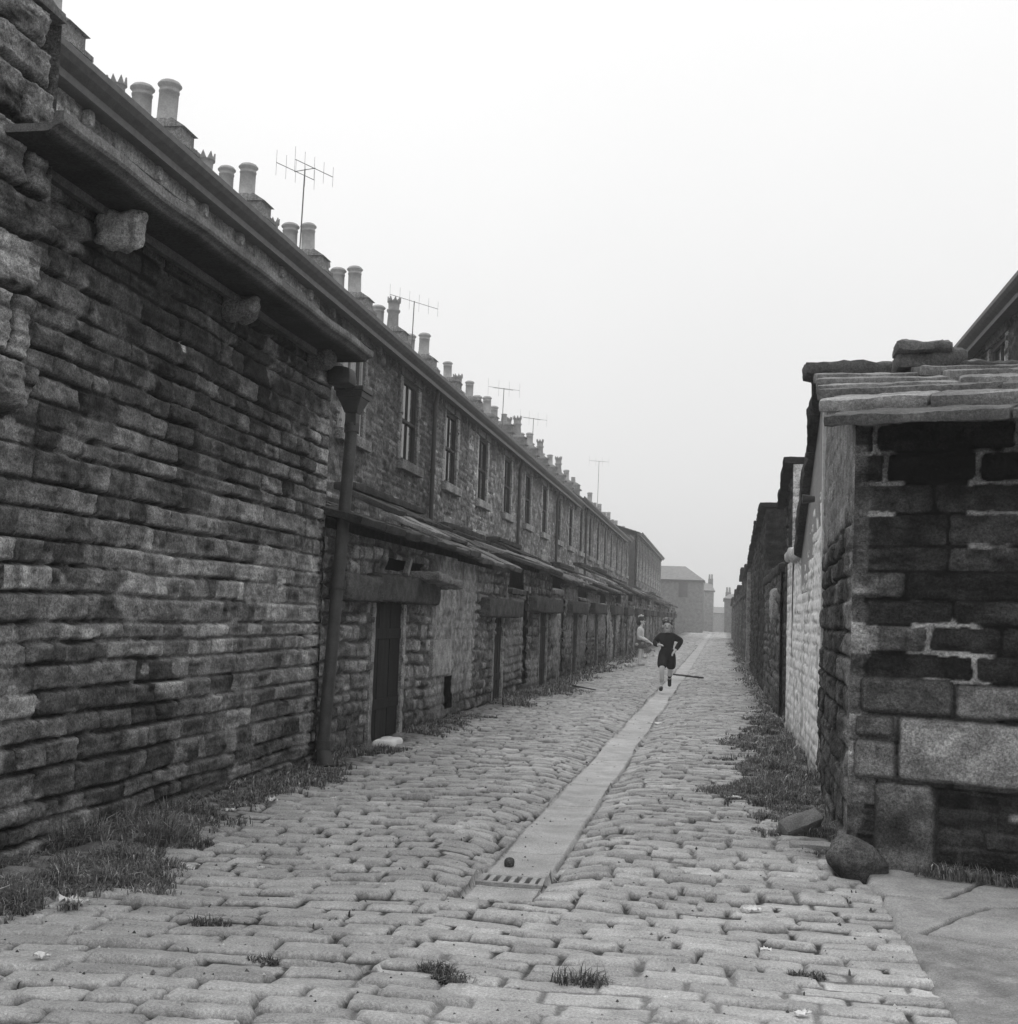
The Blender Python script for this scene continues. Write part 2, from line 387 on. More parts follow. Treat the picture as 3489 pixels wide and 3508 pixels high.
gzone(-3.4, 1.0, 2.0, 6.0, .0115, .0095)
gzone(-3.4, 1.0, 6.0, 12.0, .013, .011)
gzone(-3.3, .95, 12.0, 26, .02, .0175)
gzone(-3.3, .95, 26, 60, .035, .045)
gzone(-3.3, .95, 60, 135, .1, .2)
tag(mb.build('cobbled_lane', 'sett'), kind='structure')
def gz(x, y):
    a = lane(np.array([[x]]), np.array([[y]]))[0]; return float(a[0, 0])
# flag pavement in front of the right-hand outhouse
def segd(X, Y, pts):
    D = np.full(X.shape, 9.)
    for (a, b) in zip(pts[:-1], pts[1:]):
        ax, ay = a; bx, by = b; t = np.clip(((X-ax)*(bx-ax)+(Y-ay)*(by-ay))/((bx-ax)**2+(by-ay)**2), 0, 1)
        D = np.minimum(D, np.hypot(X-ax-t*(bx-ax), Y-ay-t*(by-ay)))
    return D
x = np.linspace(.7, 3.2, 210); y = np.linspace(2.0, 6.75, 400); X, Y = np.meshgrid(x, y, indexing='ij')
wob = .018*fbm(X*7, Y*7, 120); Xw = X+wob; Yw = Y+.018*fbm(X*7, Y*7, 121)
D = np.minimum.reduce([segd(Xw, Yw, [(.72, 5.91), (.74, 5.84), (.86, 5.86)]), segd(Xw, Yw, [(1.0, 5.86), (1.35, 6.40)]), segd(Xw, Yw, [(.80, 5.15), (1.17, 5.74), (1.6, 5.82)]),
                       segd(Xw, Yw, [(.8, 5.15), (1.12, 4.99), (2.2, 4.6)]), segd(Xw, Yw, [(1.9, 3.5), (2.3, 6.0)])])
flag = sstep(4.98, 5.06, Yw+.32*(Xw-.8)-.0)
grit = sstep(-.02, .2, Y-6.42+.33*(X-.76)+.1*fbm(X*4, Y*4, 122))
g = sstep(.004, .018, D-.006*fbm(X*3, Y*3, 126))
Z = .012-.03*(1-g)*flag+.006*fbm(X*2, Y*2, 123)+(1-flag)*(.012*fbm(X*9, Y*9, 124, 3)-.012)+grit*(.02+.03*np.abs(fbm(X*11, Y*11, 125, 3)))
Z = Z-.06*sstep(.745, .715, Xw)+zbase(X, Y)*.5+.008
T = flag*(.35*(1+.1*fbm(X*3, Y*3, 127)+.06*fbm(X*25, Y*25, 128))*g+.05*(1-g))+(1-flag)*.26*(1+.3*fbm(X*12, Y*12, 129, 3))
T = T*(1-grit)+grit*.15*(1+.6*fbm(X*20, Y*20, 130, 2))
mb = MB(); mb.grid(np.stack([X, Y, Z], -1), np.clip(T, .02, .8)); tag(mb.build('pavement', 'sett'), kind='structure')
mb = MB(); mb.add([(-200, -50, -.3), (200, -50, -.3), (200, 320, -.3), (-200, 320, -.3)], faces=[(0, 1, 2, 3)], tone=.2)
tag(mb.build('ground', 'dirt'), kind='structure')

# drain grate
g0 = thing('drain_grate', (-.95, 5.85, -.05), 'slotted iron drain grate set across the stone channel', 'drain grate')
mb = MB(); z = -.052
for xx in (-1.092, -.803): mb.box((xx, 5.85, z), (.03, .19, .035), .3)
for yy in (5.767, 5.933): mb.box((-.947, yy, z+.001), (.259, .024, .033), .3)
mb.build('frame', 'iron', g0, bevel=.004)
for k in range(5):
    mb = MB(); mb.box((-1.048+k*.0505, 5.85, z+.002), (.026, .145, .028), .34); mb.build('bar', 'iron', g0, bevel=.003)

# ------------------------------------------------------------------ left: tall stone outbuilding
XW = -3.13
ob = thing('stone_outbuilding', (XW, 7.0, 0), 'tall dark rough stone outbuilding with gutter and corbels, nearest on the left', 'outbuilding')
Y0, Y1 = 3.1, 9.36
def near_field(U, V):
    Yy = U+Y0
    h1, t1 = stonefield(U, V, 11, hr=(.085, .155), lr=(.16, .46), depth=.034, gap=.0045, edge=.013, rough=.010, base=.125, var=.38, mort=.028, off=.008, tilt=.06, wob=.011, bed=.3, smear=.4, corner=.014, vj=.0035, lit_wear=.8)
    h2, t2 = stonefield(U, V, 29, hr=(.17, .30), lr=(.35, .8), depth=.05, gap=.007, edge=.024, rough=.022, base=.25, var=.3, mort=.03, off=.012, tilt=.08, wob=.012, bed=.6, lit_wear=.4)
    m = sstep(-.03, .03, 4.93-Yy+.05*vn2(V*5, V*0, 4))*sstep(2.05, 2.1, V+.25*(Yy-4.6))
    h = h1*(1-m)+(h2+.11)*m; t = t1*(1-m)+t2*m
    # worn pale band, soot and painted shade under the gutter, darker foot
    pale = np.exp(-((Yy-7.9)/1.5)**2-((V-1.35+.1*(Yy-8))/.42)**2)
    t = t*(1+1.0*pale*(.7+.6*fbm(U*3, V*5, 41)))
    quoin = sstep(8.85, 9.1, Yy); t = t*(1+.8*quoin)
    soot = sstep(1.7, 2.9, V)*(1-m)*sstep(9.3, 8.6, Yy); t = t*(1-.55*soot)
    low_dark = sstep(.75, .1, V+.15*fbm(U*2, V, 42)); t = t*(1-.35*low_dark)
    sm = sstep(.45, .75, fbm(U*2.6, V*4, 43)+.3*fbm(U*11, V*13, 44))*.55; t = t*(1-sm)+.3*sm*(1+.3*fbm(U*20, V*20, 45))
    for (sy, sz, sr, sv) in ((6.63, 2.70, .045, .6), (4.95, 1.98, .06, .33), (5.02, 1.95, .05, .3), (6.42, .84, .05, .3)):
        d = np.hypot((Yy-sy), (V-sz)*1.3)+.02*fbm(U*22, V*22, 46); k = sstep(sr, sr*.7, d); t = t*(1-k)+sv*k
    return h, t
mb = MB()
topf = lambda u: np.where(u+Y0 < 4.97, 3.82+.02*vn2(u*9, u*0, 3), 3.175)
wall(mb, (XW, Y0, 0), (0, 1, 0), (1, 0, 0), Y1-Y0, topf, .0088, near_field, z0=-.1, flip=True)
mb.bb((-5.5, Y0+.01, -.2), (XW-.05, Y1-.03, 3.0), .08)
mb.bb((-5.5, Y0+.02, 3.0), (XW-.05, 4.95, 3.80), .1)
# far return of the wall and the upper return above the gutter
wall(mb, (XW, Y1-.002, 0), (-1, 0, 0), (0, 1, 0), 2.3, 3.0, .04, lambda U, V: stonefield(U, V, 31, base=.16), z0=-.1, flip=True)
wall(mb, (XW+.1, 4.968, 0), (-1, 0, 0), (0, 1, 0), 2.3, 3.83, .03, lambda U, V: stonefield(U, V, 32, hr=(.17, .3), base=.14), z0=3.0, flip=True)
mb.build('wall', 'stone', ob)
mb = MB(); mb.block((-4.2, 3.95, 3.86), (2.4, 2.06, .07), .13, seed=2, amp=.02, r=.02, res=.08)
mb.hexa([(-5.5, 4.97, 3.9), (-3.05, 4.97, 3.12), (-3.05, 9.4, 3.12), (-5.5, 9.4, 3.9), (-5.5, 4.97, 3.97), (-3.05, 4.97, 3.18), (-3.05, 9.4, 3.18), (-5.5, 9.4, 3.97)], .12)
mb.build('roof', 'slab', ob)
# moulded stone gutter
mb = MB()
prof = [(-3.14, 3.165), (-3.0, 3.165), (-2.86, 3.165), (-2.82, 3.167), (-2.80, 3.172), (-2.79, 3.185), (-2.775, 3.193), (-2.755, 3.196), (-2.745, 3.21), (-2.745, 3.25), (-2.78, 3.252), (-2.80, 3.2), (-3.08, 3.2), (-3.08, 3.26), (-3.14, 3.26)]
PT = np.array([.035, .035, .04, .07, .11, .14, .13, .16, .2, .2, .2, .1, .1, .1, .1, .035])
ys = np.linspace(4.57, 9.22, 60); P = []
for yy in ys:
    sag = .008*math.sin(yy*2.1)+.004*math.sin(yy*5.3); P.append([(p[0]+.006*math.sin(yy*7+p[1]*9), yy, p[1]+sag*.6) for p in prof+[prof[0]]])
mb.grid(np.array(P), PT[None, :]*np.ones((60, 1)), smooth=False)
mb.add([p for p in P[0][:-1]], faces=[tuple(range(len(prof)))], tone=.15); mb.add(P[-1][:-1], faces=[tuple(range(len(prof)))[::-1]], tone=.15)
mb.build('stone_gutter', 'slab', ob, fix=True)
for k, (yy, tn) in enumerate(((5.58, .33), (7.2, .16), (8.8, .12))):
    mb = MB(); mb.block((-3.0-.02*k, yy, 3.06+.02*k), (.24-.02*k, .14-.01*k, .19-.025*k), tn, seed=50+k, amp=.03, r=.05, res=.025, fq=12); mb.build('corbel', 'stone', ob)
# downpipe with hopper
mb = MB(); b0 = np.array((-3.04, 9.30, .1)); b1 = np.array((-2.985, 9.5, 2.72))
mb.cyl(b0, b1, .05, .05, 16, .055); 
for t_ in (.02, .5, .985): p = b0+(b1-b0)*t_; mb.cyl(p-np.array((0, .003, .035)), p+np.array((0, .003, .035)), .062, .062, 16, .05)
mb.cyl((-3.04, 9.30, .1), (-2.99, 9.25, -.02), .062, .066, 16, .04)
dp = mb.build('downpipe', 'iron', ob)
mb = MB(); hc = np.array((-2.985, 9.5, 2.7))
for (z0_, z1_, a0, a1) in ((0, .1, .055, .055), (.1, .22, .06, .115), (.22, .27, .125, .13), (.27, .31, .145, .145)):
    q = [(-a0, -a0, z0_), (a0, -a0, z0_), (a0, a0, z0_), (-a0, a0, z0_), (-a1, -a1, z1_), (a1, -a1, z1_), (a1, a1, z1_), (-a1, a1, z1_)]
    mb.hexa(np.array(q)*np.array((.85, 1, 1))+hc, .05)
mb.build('hopper', 'iron', dp, bevel=.006)
mb = MB(); mb.cyl((-2.98, 9.12, 3.06), (-2.985, 9.46, 3.0), .05, .05, 12, .035, cap=True); mb.block((-3.0, 9.22, 3.05), (.2, .2, .14), .04, seed=4)
mb.build('outlet', 'iron', dp)

# ------------------------------------------------------------------ left: terrace of houses
XF = -5.6; PITCH = 3.45; YC0 = 21.25
def eaves(y): return 5.68+max(0, y-30)*.011
def sash(mb_f, x, yc, z0, z1, wd, tone=.42):
    d = .03
    for s in (-1, 1): mb_f.box((x, yc+s*(wd/2-.03), (z0+z1)/2), (.05, .06, z1-z0), tone)
    for zz in (z0+.035, z1-.035): mb_f.box((x+.001, yc, zz), (.05, wd-.12, .07), tone)
    zm = z0+(z1-z0)*.5
    mb_f.box((x+.006, yc, zm), (.05, wd-.12, .05), tone)
    mb_f.box((x-.002, yc, (z0+zm)/2), (.03, .028, (zm-z0)-.09), tone); mb_f.box((x-.002, yc, (z1+zm)/2), (.03, .028, (z1-zm)-.09), tone)
def house_meshes(seed, res, tone, z_e, sasht=.1, rrise=2.17):
    hw = PITCH/2; R = {}
    W0, W1 = -.56, .56; Z0, Z1 = 3.88, 5.36+z_e-5.68
    mb = MB()
    def f(U, V):
        h, t = stonefield(U, V, seed, hr=(.08, .13), lr=(.14, .34), depth=.02, gap=.006, edge=.018, rough=.012, base=tone, var=.3, mort=tone*.75, off=.01, wob=.01, bed=.15)
        yy = U-hw
        soot = sstep(4.8, 5.4, V+.2*fbm(U*2, V, seed+50)); t = t*(1-(.15 if tone > .25 else .55)*soot)  # darker under the eaves: soot together with painted shade
        st = sstep(.2, .7, vn2(U*2.1, V*.12, seed+51))*.5; t = t*(1+st)
        jam = sstep(.24, .2, np.abs(np.abs(yy)-.66-.03*np.sign(vn2(V*4.5, V*0, 3))))*(V > Z0-.1)*(V < Z1+.1)*0
        return h, t*(1+.25*fbm(U*.8, V*.6, seed+52))
    hv = 1.3
    wall(mb, (0, -hw, 0), (0, 1, 0), (1, 0, 0), PITCH, z_e-.12, res, f, z0=hv, openings=[(hw+W0, hw+W1, Z0, Z1), (hw-.3, hw+.28, 2.62, 3.02)], taper=.001, flip=True)
    mb.bb((-6.6, -hw, -.1), (-.16, hw, z_e-.2), .08)
    mb.bb((-.15, -hw, -.1), (-.03, hw, hv+.05), .12)
    # window reveals
    for (a, b, c, d) in ((W0, W1, Z0, Z1), (-.3, .28, 2.62, 3.02)):
        mb.bb((-.17, a-.1, c-.05), (-.012, a, d+.05), tone*1.4); mb.bb((-.17, b, c-.05), (-.012, b+.1, d+.05), tone*1.4)
        mb.bb((-.17, a-.1, d), (-.012, b+.1, d+.1), tone*1.2); mb.bb((-.17, a-.1, c-.1), (-.012, b+.1, c), tone*1.3)
    R['wall'] = mb.data('wall')
    mb = MB(); sash(mb, -.06, (W0+W1)/2, Z0, Z1, W1-W0, sasht); R['window'] = mb.data('window')
    mb = MB(); mb.bb((-.078, W0+.05, Z0+.05), (-.072, W1-.05, Z1-.05), .02); R['pane'] = mb.data('pane')
    mb = MB(); mb.block((.01, 0, Z0-.09), (.2, W1-W0+.42, .17), tone*1.7, seed=seed, amp=.006, r=.012); R['sill'] = mb.data('sill')
    mb = MB(); mb.block((-.03, 0, Z1+.09), (.12, W1-W0+.4, .17), tone*.9, seed=seed+1, amp=.006, r=.012); R['lintel'] = mb.data('lintel')
    for s in (-1, 1):
        mb = MB(); rg = np.random.default_rng(seed+s); zz = Z0
        while zz < Z1-.02:
            hh = min(rg.uniform(.2, .45), Z1-zz); wd = rg.choice([.13, .2])
            yc = (W1+wd/2) if s > 0 else (W0-wd/2)
            mb.block((-.035, yc, zz+hh/2), (.1, wd, hh-.008), tone*rg.uniform(1.5, 2.1), seed=seed+int(zz*10), amp=.004, r=.01, res=.1); zz += hh
        R['jamb%d' % s] = mb.data('jamb')
    mb = MB(); sash(mb, -.1, -.01, 2.62, 3.02, .58, .12); R['vent'] = mb.data('vent_window')
    mb = MB(); mb.block((-.03, -.01, 3.11), (.12, .98, .17), tone*1.6, seed=seed+3, amp=.005, r=.012); R['vlintel'] = mb.data('lintel')
    mb = MB(); mb.bb((-.118, -.27, 2.65), (-.112, .25, 2.99), .015); R['vpane'] = mb.data('pane')
    # roof, gutter, brackets
    zr = z_e+rrise
    mb = MB(); n = 14; A = np.array((.12, z_e+.0)); B = np.array((-3.3, zr)); Cc = np.array((-6.75, z_e+.0))
    for (p, q) in ((A, B), (Cc, B)):
        for k in range(n):
            a = p+(q-p)*k/n; b = p+(q-p)*(k+1.15)/n; nn = np.array((-(b-a)[1], (b-a)[0])); nn /= np.linalg.norm(nn); nn *= np.sign(nn[1])
            a1 = a+nn*.045; b1 = b+nn*.02
            mb.prism([tuple(a), tuple(b), tuple(b1), tuple(a1)], 1, -hw, hw, .16*(1+.15*math.sin(k*5.1+seed)))
    mb.block((-3.3, 0, zr+.06), (.3, PITCH, .12), .2, seed=seed, amp=.008)
    R['roof'] = mb.data('roof')
    mb = MB(); mb.prism([(-.02, z_e-.16), (.17, z_e-.16), (.17, z_e-.2), (.2, z_e-.2), (.2, z_e-.13), (.27, z_e-.08), (.31, z_e-.03), (.31, z_e+.03), (.28, z_e+.03), (.26, z_e-.03), (.1, z_e-.03), (.1, z_e), (-.02, z_e)], 1, -hw, hw, .1); R['gutter'] = mb.data('gutter')
    mb = MB(); mb.block((.03, 0, z_e-.24), (.1, .1, .15), tone*.9, seed=seed, amp=.008); R['bracket'] = mb.data('bracket')
    # chimney: long stack across the ridge
    zt = z_e+rrise+1.02
    mb = MB()
    mb.bb((-4.5, -.24, zr-1.4), (-2.94, .24, zt-.14), .2); mb.prism([(-4.55, zt-.14), (-2.88, zt-.14), (-3.1, zt), (-4.4, zt)], 1, -.27, .27, .3)
    mb.bb((-4.56, -.3, zt-.46), (-2.84, .3, zt-.39), .22)
    R['chimney'] = mb.data('chimney'); R['zt'] = zt
    return R
HM = {}
def pot_mesh(kind):
    if ('pot', kind) in HM: return HM['pot', kind]
    mb = MB()
    if kind == 'round':
        mb.lathe((0, 0, 0), [(.150, 0), (.15, .05), (.135, .06), (.132, .45), (.138, .455), (.142, .48), (.132, .49), (.135, .53), (.165, .56), (.165, .575), (.13, .62), (.10, .635), (.09, .55)], 18, .36)
    elif kind == 'crown':
        mb.lathe((0, 0, 0), [(.16, 0), (.14, .1), (.13, .35), (.165, .4), (.165, .44), (.13, .46), (.14, .60), (.16, .63), (.12, .64), (.1, .5)], 18, .27)
        for k in range(8):
            a = k*PI/4; c, s = math.cos(a), math.sin(a); t = np.array((-s, c, 0)); e = np.array((c, s, 0))
            p0 = e*.16-t*.055+np.array((0, 0, .62)); p1 = e*.16+t*.055+np.array((0, 0, .62)); p2 = e*.17+np.array((0, 0, .75))
            i = -e*.025
            mb.add([p0, p1, p2, p0+i, p1+i, p2+i], faces=[(0, 1, 2), (5, 4, 3), (0, 2, 5, 3), (1, 4, 5, 2), (0, 3, 4, 1)], tone=.27)
    else:
        mb.lathe((0, 0, 0), [(.13, 0), (.12, .05), (.1, .3), (.115, .33), (.1, .35), (.07, .3)], 14, .3)
    HM['pot', kind] = mb.data('chimney_pot'); return HM['pot', kind]
ORD = ['first', 'second', 'third', 'fourth', 'fifth', 'sixth', 'seventh', 'eighth', 'ninth', 'tenth', 'eleventh', 'twelfth', 'thirteenth', 'fourteenth', 'fifteenth', 'sixteenth', 'seventeenth', 'eighteenth', 'nineteenth', 'twentieth']
AER = {0: 1, 3: 1, 9: 1}
PIPES = {1: 1.0, 4: 0.2, 7: 1.3, 9: -1.3, 11: 1.4}
def make_house(i, k, name, label, group, x, y, mir=False, z_e=5.9, mk='a', pots=('crown', 'round', 'round'), pipe=None, zt=0):
    t = thing(name, (x, y, zt), label, 'house', group)
    if mir: t.rotation_euler = (0, 0, PI)
    R = HM[mk]
    def P(n, d, m, par=t):
        me = R[d] if isinstance(d, str) else d
        o = put(n, me, m, par); return o
    P('wall', 'wall', 'housestone'); rf = P('roof', 'roof', 'slate')
    wn = P('window', 'window', 'paint'); P('pane', 'pane', 'glass', wn)
    P('window_sill', 'sill', 'housestone'); P('lintel', 'lintel', 'housestone'); P('jamb', 'jamb1', 'housestone'); P('jamb', 'jamb-1', 'housestone')
    vn_ = P('vent_window', 'vent', 'paint'); P('pane', 'vpane', 'glass', vn_); P('lintel', 'vlintel', 'housestone')
    P('gutter', 'gutter', 'iron')
    for s in (-1.25, .1, 1.2) if not mir else ():
        b = P('bracket', 'bracket', 'housestone'); b.location = (0, s, 0)
    ch = P('chimney', 'chimney', 'housestone')
    zt_ = R['zt']-.01
    for q, kd in enumerate(pots):
        if kd is None: continue
        p = P('chimney_pot', pot_mesh(kd), 'pot', ch); p.location = (-4.2+q*.44+random.uniform(-.02, .02), random.uniform(-.03, .03), zt_); p.rotation_euler = (0, 0, random.uniform(0, 3))
        s = random.uniform(.92, 1.1); p.rotation_euler = (random.uniform(-.04, .04), random.uniform(-.04, .04), p.rotation_euler[2]); p.scale = (s*1.1, s*1.1, s*random.uniform(.93, 1.06)*(1.12 if kd == 'crown' else 1))
    if pipe is not None:
        mb = MB(); mb.cyl((.07, pipe, 1.8), (.07, pipe, z_e-.45), .045, .045, 10, .04); mb.cyl((.07, pipe, z_e-.45), (.16, pipe-.12, z_e-.12), .045, .045, 10, .04)
        for zz in (2.6, 3.9, 5.0): mb.cyl((.07, pipe, zz), (.07, pipe, zz+.08), .06, .06, 10, .04)
        put('drainpipe', mb.data('drainpipe'), 'iron', t)
    return t
def hm(key, seed, res, tone, z_e, sasht=.1, rrise=2.17):
    if key not in HM: HM[key] = house_meshes(seed, res, tone, z_e, sasht, rrise)
    return key
potsets = [('crown', 'round', 'round')]*7+[('crown', 'round', 'crown'), ('round', 'round', 'round'), ('crown', 'stub', 'round'), ('round', 'crown', 'round'), ('crown', 'round', 'round'), ('crown', 'round', 'stub'), ('round', 'crown', 'crown'), ('crown', 'round', 'round'), ('round', 'round', 'crown'), ('crown', 'round', 'round'), ('round', 'stub', 'crown'), ('crown', 'round', 'round'), ('round', 'round', 'stub')]
stack_shift = {0: -2.9}
for i in range(20):
    k = i-4; y = YC0+PITCH*k; ze = round(eaves(y)*4)/4-.07 if y > 40 else 5.68
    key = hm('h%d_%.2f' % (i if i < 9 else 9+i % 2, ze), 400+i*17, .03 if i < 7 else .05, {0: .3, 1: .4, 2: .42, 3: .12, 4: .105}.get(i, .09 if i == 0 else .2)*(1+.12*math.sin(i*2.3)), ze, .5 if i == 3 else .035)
    extra = {0: 'half hidden behind the near gutter', 1: 'mostly hidden by the near gutter', 2: 'with white smears under its eaves', 3: 'showing a white sash beside the hopper', 4: 'dark walled, with a clear tall sash window', 5: 'with a drainpipe beside its window', 19: 'the last before the side street'}.get(i, 'tall and narrow, fading into haze' if i > 8 else 'pale streaked front above the privies')
    make_house(i, k, 'terraced_house', '%s stone house along the left terrace, %s' % (ORD[i], extra), 'stone terraced houses on the left', XF, y, z_e=ze, mk=key, pots=potsets[i % len(potsets)], pipe={4: 1.62, 10: -.9, 7: 1.5, 12: 1.2}.get(i))

# second left terrace further along, after a side street
for i in range(9):
    y = 79.5+PITCH*i; key = hm('f', 900, .08, .19, 6.7, .1, 1.0)
    make_house(i, i, 'terraced_house', '%s hazy house of the farther left terrace beyond the side street' % ORD[i], 'hazy farther terrace on the left', -5.3, y, z_e=6.7, mk=key, pots=[('round', None, 'round'), (None, 'round', 'stub')][i % 2], zt=.1)

# right-hand terrace, seen above the near outhouse
for i in range(3):
    y = 16.3+PITCH*i; key = hm('r', 950, .03, .13, 6.05)
    make_house(i, i, 'terraced_house', ['stone house at the right edge of the photo', 'stone house on the right showing its dark window by the loose slabs', 'stone house on the right ending behind the loose slabs'][i], 'stone terraced houses on the right', 4.15, y, mir=True, z_e=6.05, mk=key, pots=('round', 'round', None), pipe=None)

# television aerials
def aerial(x, y, z0, z1, label, kind, ang):
    t = thing('tv_aerial', (x, y, z0), label, 'tv aerial', 'tv aerials on the left chimneys')
    mb = MB(); mb.cyl((x, y, z0), (x+.03, y, z1), .017, .014, 8, .12); mb.build('mast', 'iron', t)
    c, s = math.cos(ang), math.sin(ang); u = np.array((c, s, -.06)); v = np.array((-s, c, .1)); o = np.array((x+.03, y, z1-.02))
    def array(off, L_, n, el, vert):
        mb = MB(); a = o+off-u*L_/2; b = o+off+u*L_/2; mb.cyl(a, b, .008, .008, 6, .2)
        for q in range(n):
            p = a+(b-a)*q/(n-1); e = np.array((0, 0, el*(1-.05*q))) if vert else v*el
            mb.cyl(p-e/2, p+e/2, .004, .004, 5, .25)
        return mb.build('boom', 'iron', t)
    if kind == 'double':
        mb = MB(); mb.cyl(o-v*.33, o+v*.33, .009, .009, 6, .16); mb.build('cross_arm', 'iron', t)
        array(-v*.3, 1.05, 5, .55, True); array(v*.3, 1.05, 5, .55, True)
    elif kind == 'yagi': array(np.zeros(3), 1.7, 6, .6, True)
    else: array(np.zeros(3), 1.3, 4, .7, True); array(v*.2, .8, 2, .5, False)
HX = XF-3.2
aerial(HX-.1, 24.1, 8.4, 10.5, 'large tv aerial with two rows of rods, nearest on the left roofs', 'double', math.radians(60))
aerial(HX-.1, 33.6, 8.5, 10.15, 'tv aerial with one long sloping boom, second from the camera', 'yagi', math.radians(50))
aerial(HX-.1, 48.4, 8.6, 10.45, 'small hazy tv aerial above the ninth stack, third from the camera', 'plain', math.radians(20))
aerial(HX-.1, 56.4, 8.7, 10.55, 'small faint tv aerial, fourth from the camera', 'plain', math.radians(25))
aerial(-8.2, 80.5, 8.6, 11.7, 'tall faint tv aerial over the farthest stacks of the long terrace', 'plain', math.radians(5))

# ------------------------------------------------------------------ left: row of privies / outhouses
def stone_roof(mb, x0, x1, z0, z1, ya, yb, seed, tone=.2, nrow=3, tones=(.8, 1.5, .35)):
    """overlapping stone slabs, low edge at x0"""
    rg = np.random.default_rng(seed); sl = math.atan2(z1-z0, abs(x1-x0)); sg = np.sign(x1-x0); Ln = math.hypot(x1-x0, z1-z0)
    for r in range(nrow):
        y = ya
        while y < yb-.05:
            wd = min(rg.uniform(.5, .95), yb-y); 
            if yb-y-wd < .25: wd = yb-y
            d = Ln/nrow*1.22; f = (r+.5)/nrow
            c = (x0+(x1-x0)*f, y+wd/2, z0+(z1-z0)*f+.05+rg.uniform(-.012, .012))
            mb.block(c, (d, wd-.012, rg.uniform(.05, .075)), tone*tones[r % 3]*rg.uniform(.5, 1.3), rot=ry(-sg*sl*.82+rg.uniform(-.03, .03)) @ rz(rg.uniform(-.03, .03)), seed=seed+int(y*7)+r, amp=.012, r=.02, res=.06); y += wd
def outhouse(i, ya, yb, label, doors, z_r=1.86, tone=.15, plaster=None, x=-3.1, res=.016, lint=(.0, .0), jamb=.4, extra_open=(), lint_t=.075, door_t=.02, rr=.8):
    yc = (ya+yb)/2; zg = float(rise(yc)); z_r += zg
    rq = np.random.default_rng(i*7+1); z_r += rq.uniform(-.1, .16)*(i > 1); sp = (yb-ya)*(rq.uniform(.58, .72) if i > 0 else 1.0); low = z_r-(.3 if i > 0 else 0); ovh = rq.uniform(.08, .24); rr = rr if i == 0 else rq.uniform(.6, .85)
    if i > 1: extra_open = list(extra_open)+[(ya+.12, ya+.12+rq.uniform(.25, .5), .15+zg, 1.62+zg)]
    t = thing('privy', (x, yc, 0), label, 'outhouse', 'stone privies along the left')
    Lw = yb-ya; ops = [(d0-ya, d1-ya, -.2, dz+zg) for (d0, d1, dz, a, b) in doors]+[(a-ya, b-ya, c, d) for (a, b, c, d) in extra_open]
    rp = float(np.random.default_rng(i+50).uniform(.2, .42))
    def f(U, V):
        h, tt = stonefield(U, V, 600+i*11, hr=(.09, .16), lr=(.13, .36), depth=.03, gap=.008, edge=.024, rough=.016, base=tone, var=.32, mort=tone*.55, off=.014, wob=.02, bed=.2)
        if plaster is not None:
            m = plaster(U+ya, V); h = h*(1-.75*m)+m*(.012+.012*fbm(U*6, V*6, 610+i)); tt = tt*(1-m)+m*.30*(1+.3*fbm(U*3, V*1.5, 612+i)+.3*fbm(U*9, V*9, 613+i))
        if plaster is None or i > 1:
            m = sstep(.05, .35, fbm(U*.7+i*5, V*.8, 616+i)+.4*fbm(U*4, V*4, 617+i))*.75; h = h*(1-.7*m)+m*.01; tt = tt*(1-m)+m*rp*(1+.3*fbm(U*3, V*1.5, 618+i)+.3*fbm(U*9, V*9, 619+i))
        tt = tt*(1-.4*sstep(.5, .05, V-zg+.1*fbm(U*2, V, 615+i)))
        return h, tt
    mb = MB(); wall(mb, (x, ya, 0), (0, 1, 0), (1, 0, 0), Lw, lambda u: np.where(u <= sp, z_r, low), res, f, z0=-.1, openings=ops, taper=.004, flip=True)
    for (d0, d1, dz, a, b) in doors:      # reveals
        mb.bb((x-.22, d0-.06, -.1), (x-.03, d0, dz+zg+.02), tone); mb.bb((x-.22, d1, -.1), (x-.03, d1+.06, dz+zg+.02), tone)
    mb.bb((x-1.35, ya+.01, -.1), (x-.24, ya+sp-.01, z_r+.25), .05)
    if i > 0: mb.bb((x-.34, ya+sp-.02, -.1), (x-.05, yb-.01, low-.01), tone)
    for (a, b, c, d) in extra_open: mb.bb((x-.22, a-.03, c-.03), (x-.2, b+.03, d+.03), .01)
    mb.build('wall', 'stone', t)
    mb = MB(); stone_roof(mb, x+ovh, x-1.4, z_r+.0, z_r+rr, ya-.02, ya+sp+.04, 640+i*13, .16, tones=(rq.uniform(.4, 1.0), rq.uniform(.9, 1.7), .35))
    mb.block((x-1.42, ya+sp/2, z_r+rr+.08), (.3, sp, .1), .05, seed=i, amp=.02, res=.09); mb.build('roof', 'slab', t)
    if i > 0:
        mb = MB(); yy = ya+sp
        while yy < yb-.08:
            ln = min(rq.uniform(.5, .9), yb-yy); mb.block((x-.14, yy+ln/2, low+.04), (.42, ln-.01, rq.uniform(.07, .13)), rq.uniform(.06, .22), seed=i*31+int(yy*5), amp=.02, r=.03, res=.06); yy += ln
        mb.build('coping', 'slab', t)
    for (d0, d1, dz, a, b) in doors:
        mb = MB(); mb.block((x+.03, (a+b)/2, dz+zg+.125), (.22, b-a, .25), lint_t, seed=660+i, amp=.016, r=.03, res=.04); mb.build('lintel', 'stone', t)
        mb = MB(); nb = 5; wd = (d1-d0)/nb
        for q in range(nb): mb.bb((x-.06+(q % 2)*.004, d0+q*wd+.003, .03+zg), (x-.022+(q % 2)*.004, d0+(q+1)*wd-.003, dz+zg-.01), door_t*(.8+.15*(q*7 % 4)))
        for zz in (.3, .95): mb.bb((x-.022, d0+.02, zz+zg), (x-.008, d1-.02, zz+.1+zg), door_t)
        mb.build('door', 'wood', t, bevel=.004)
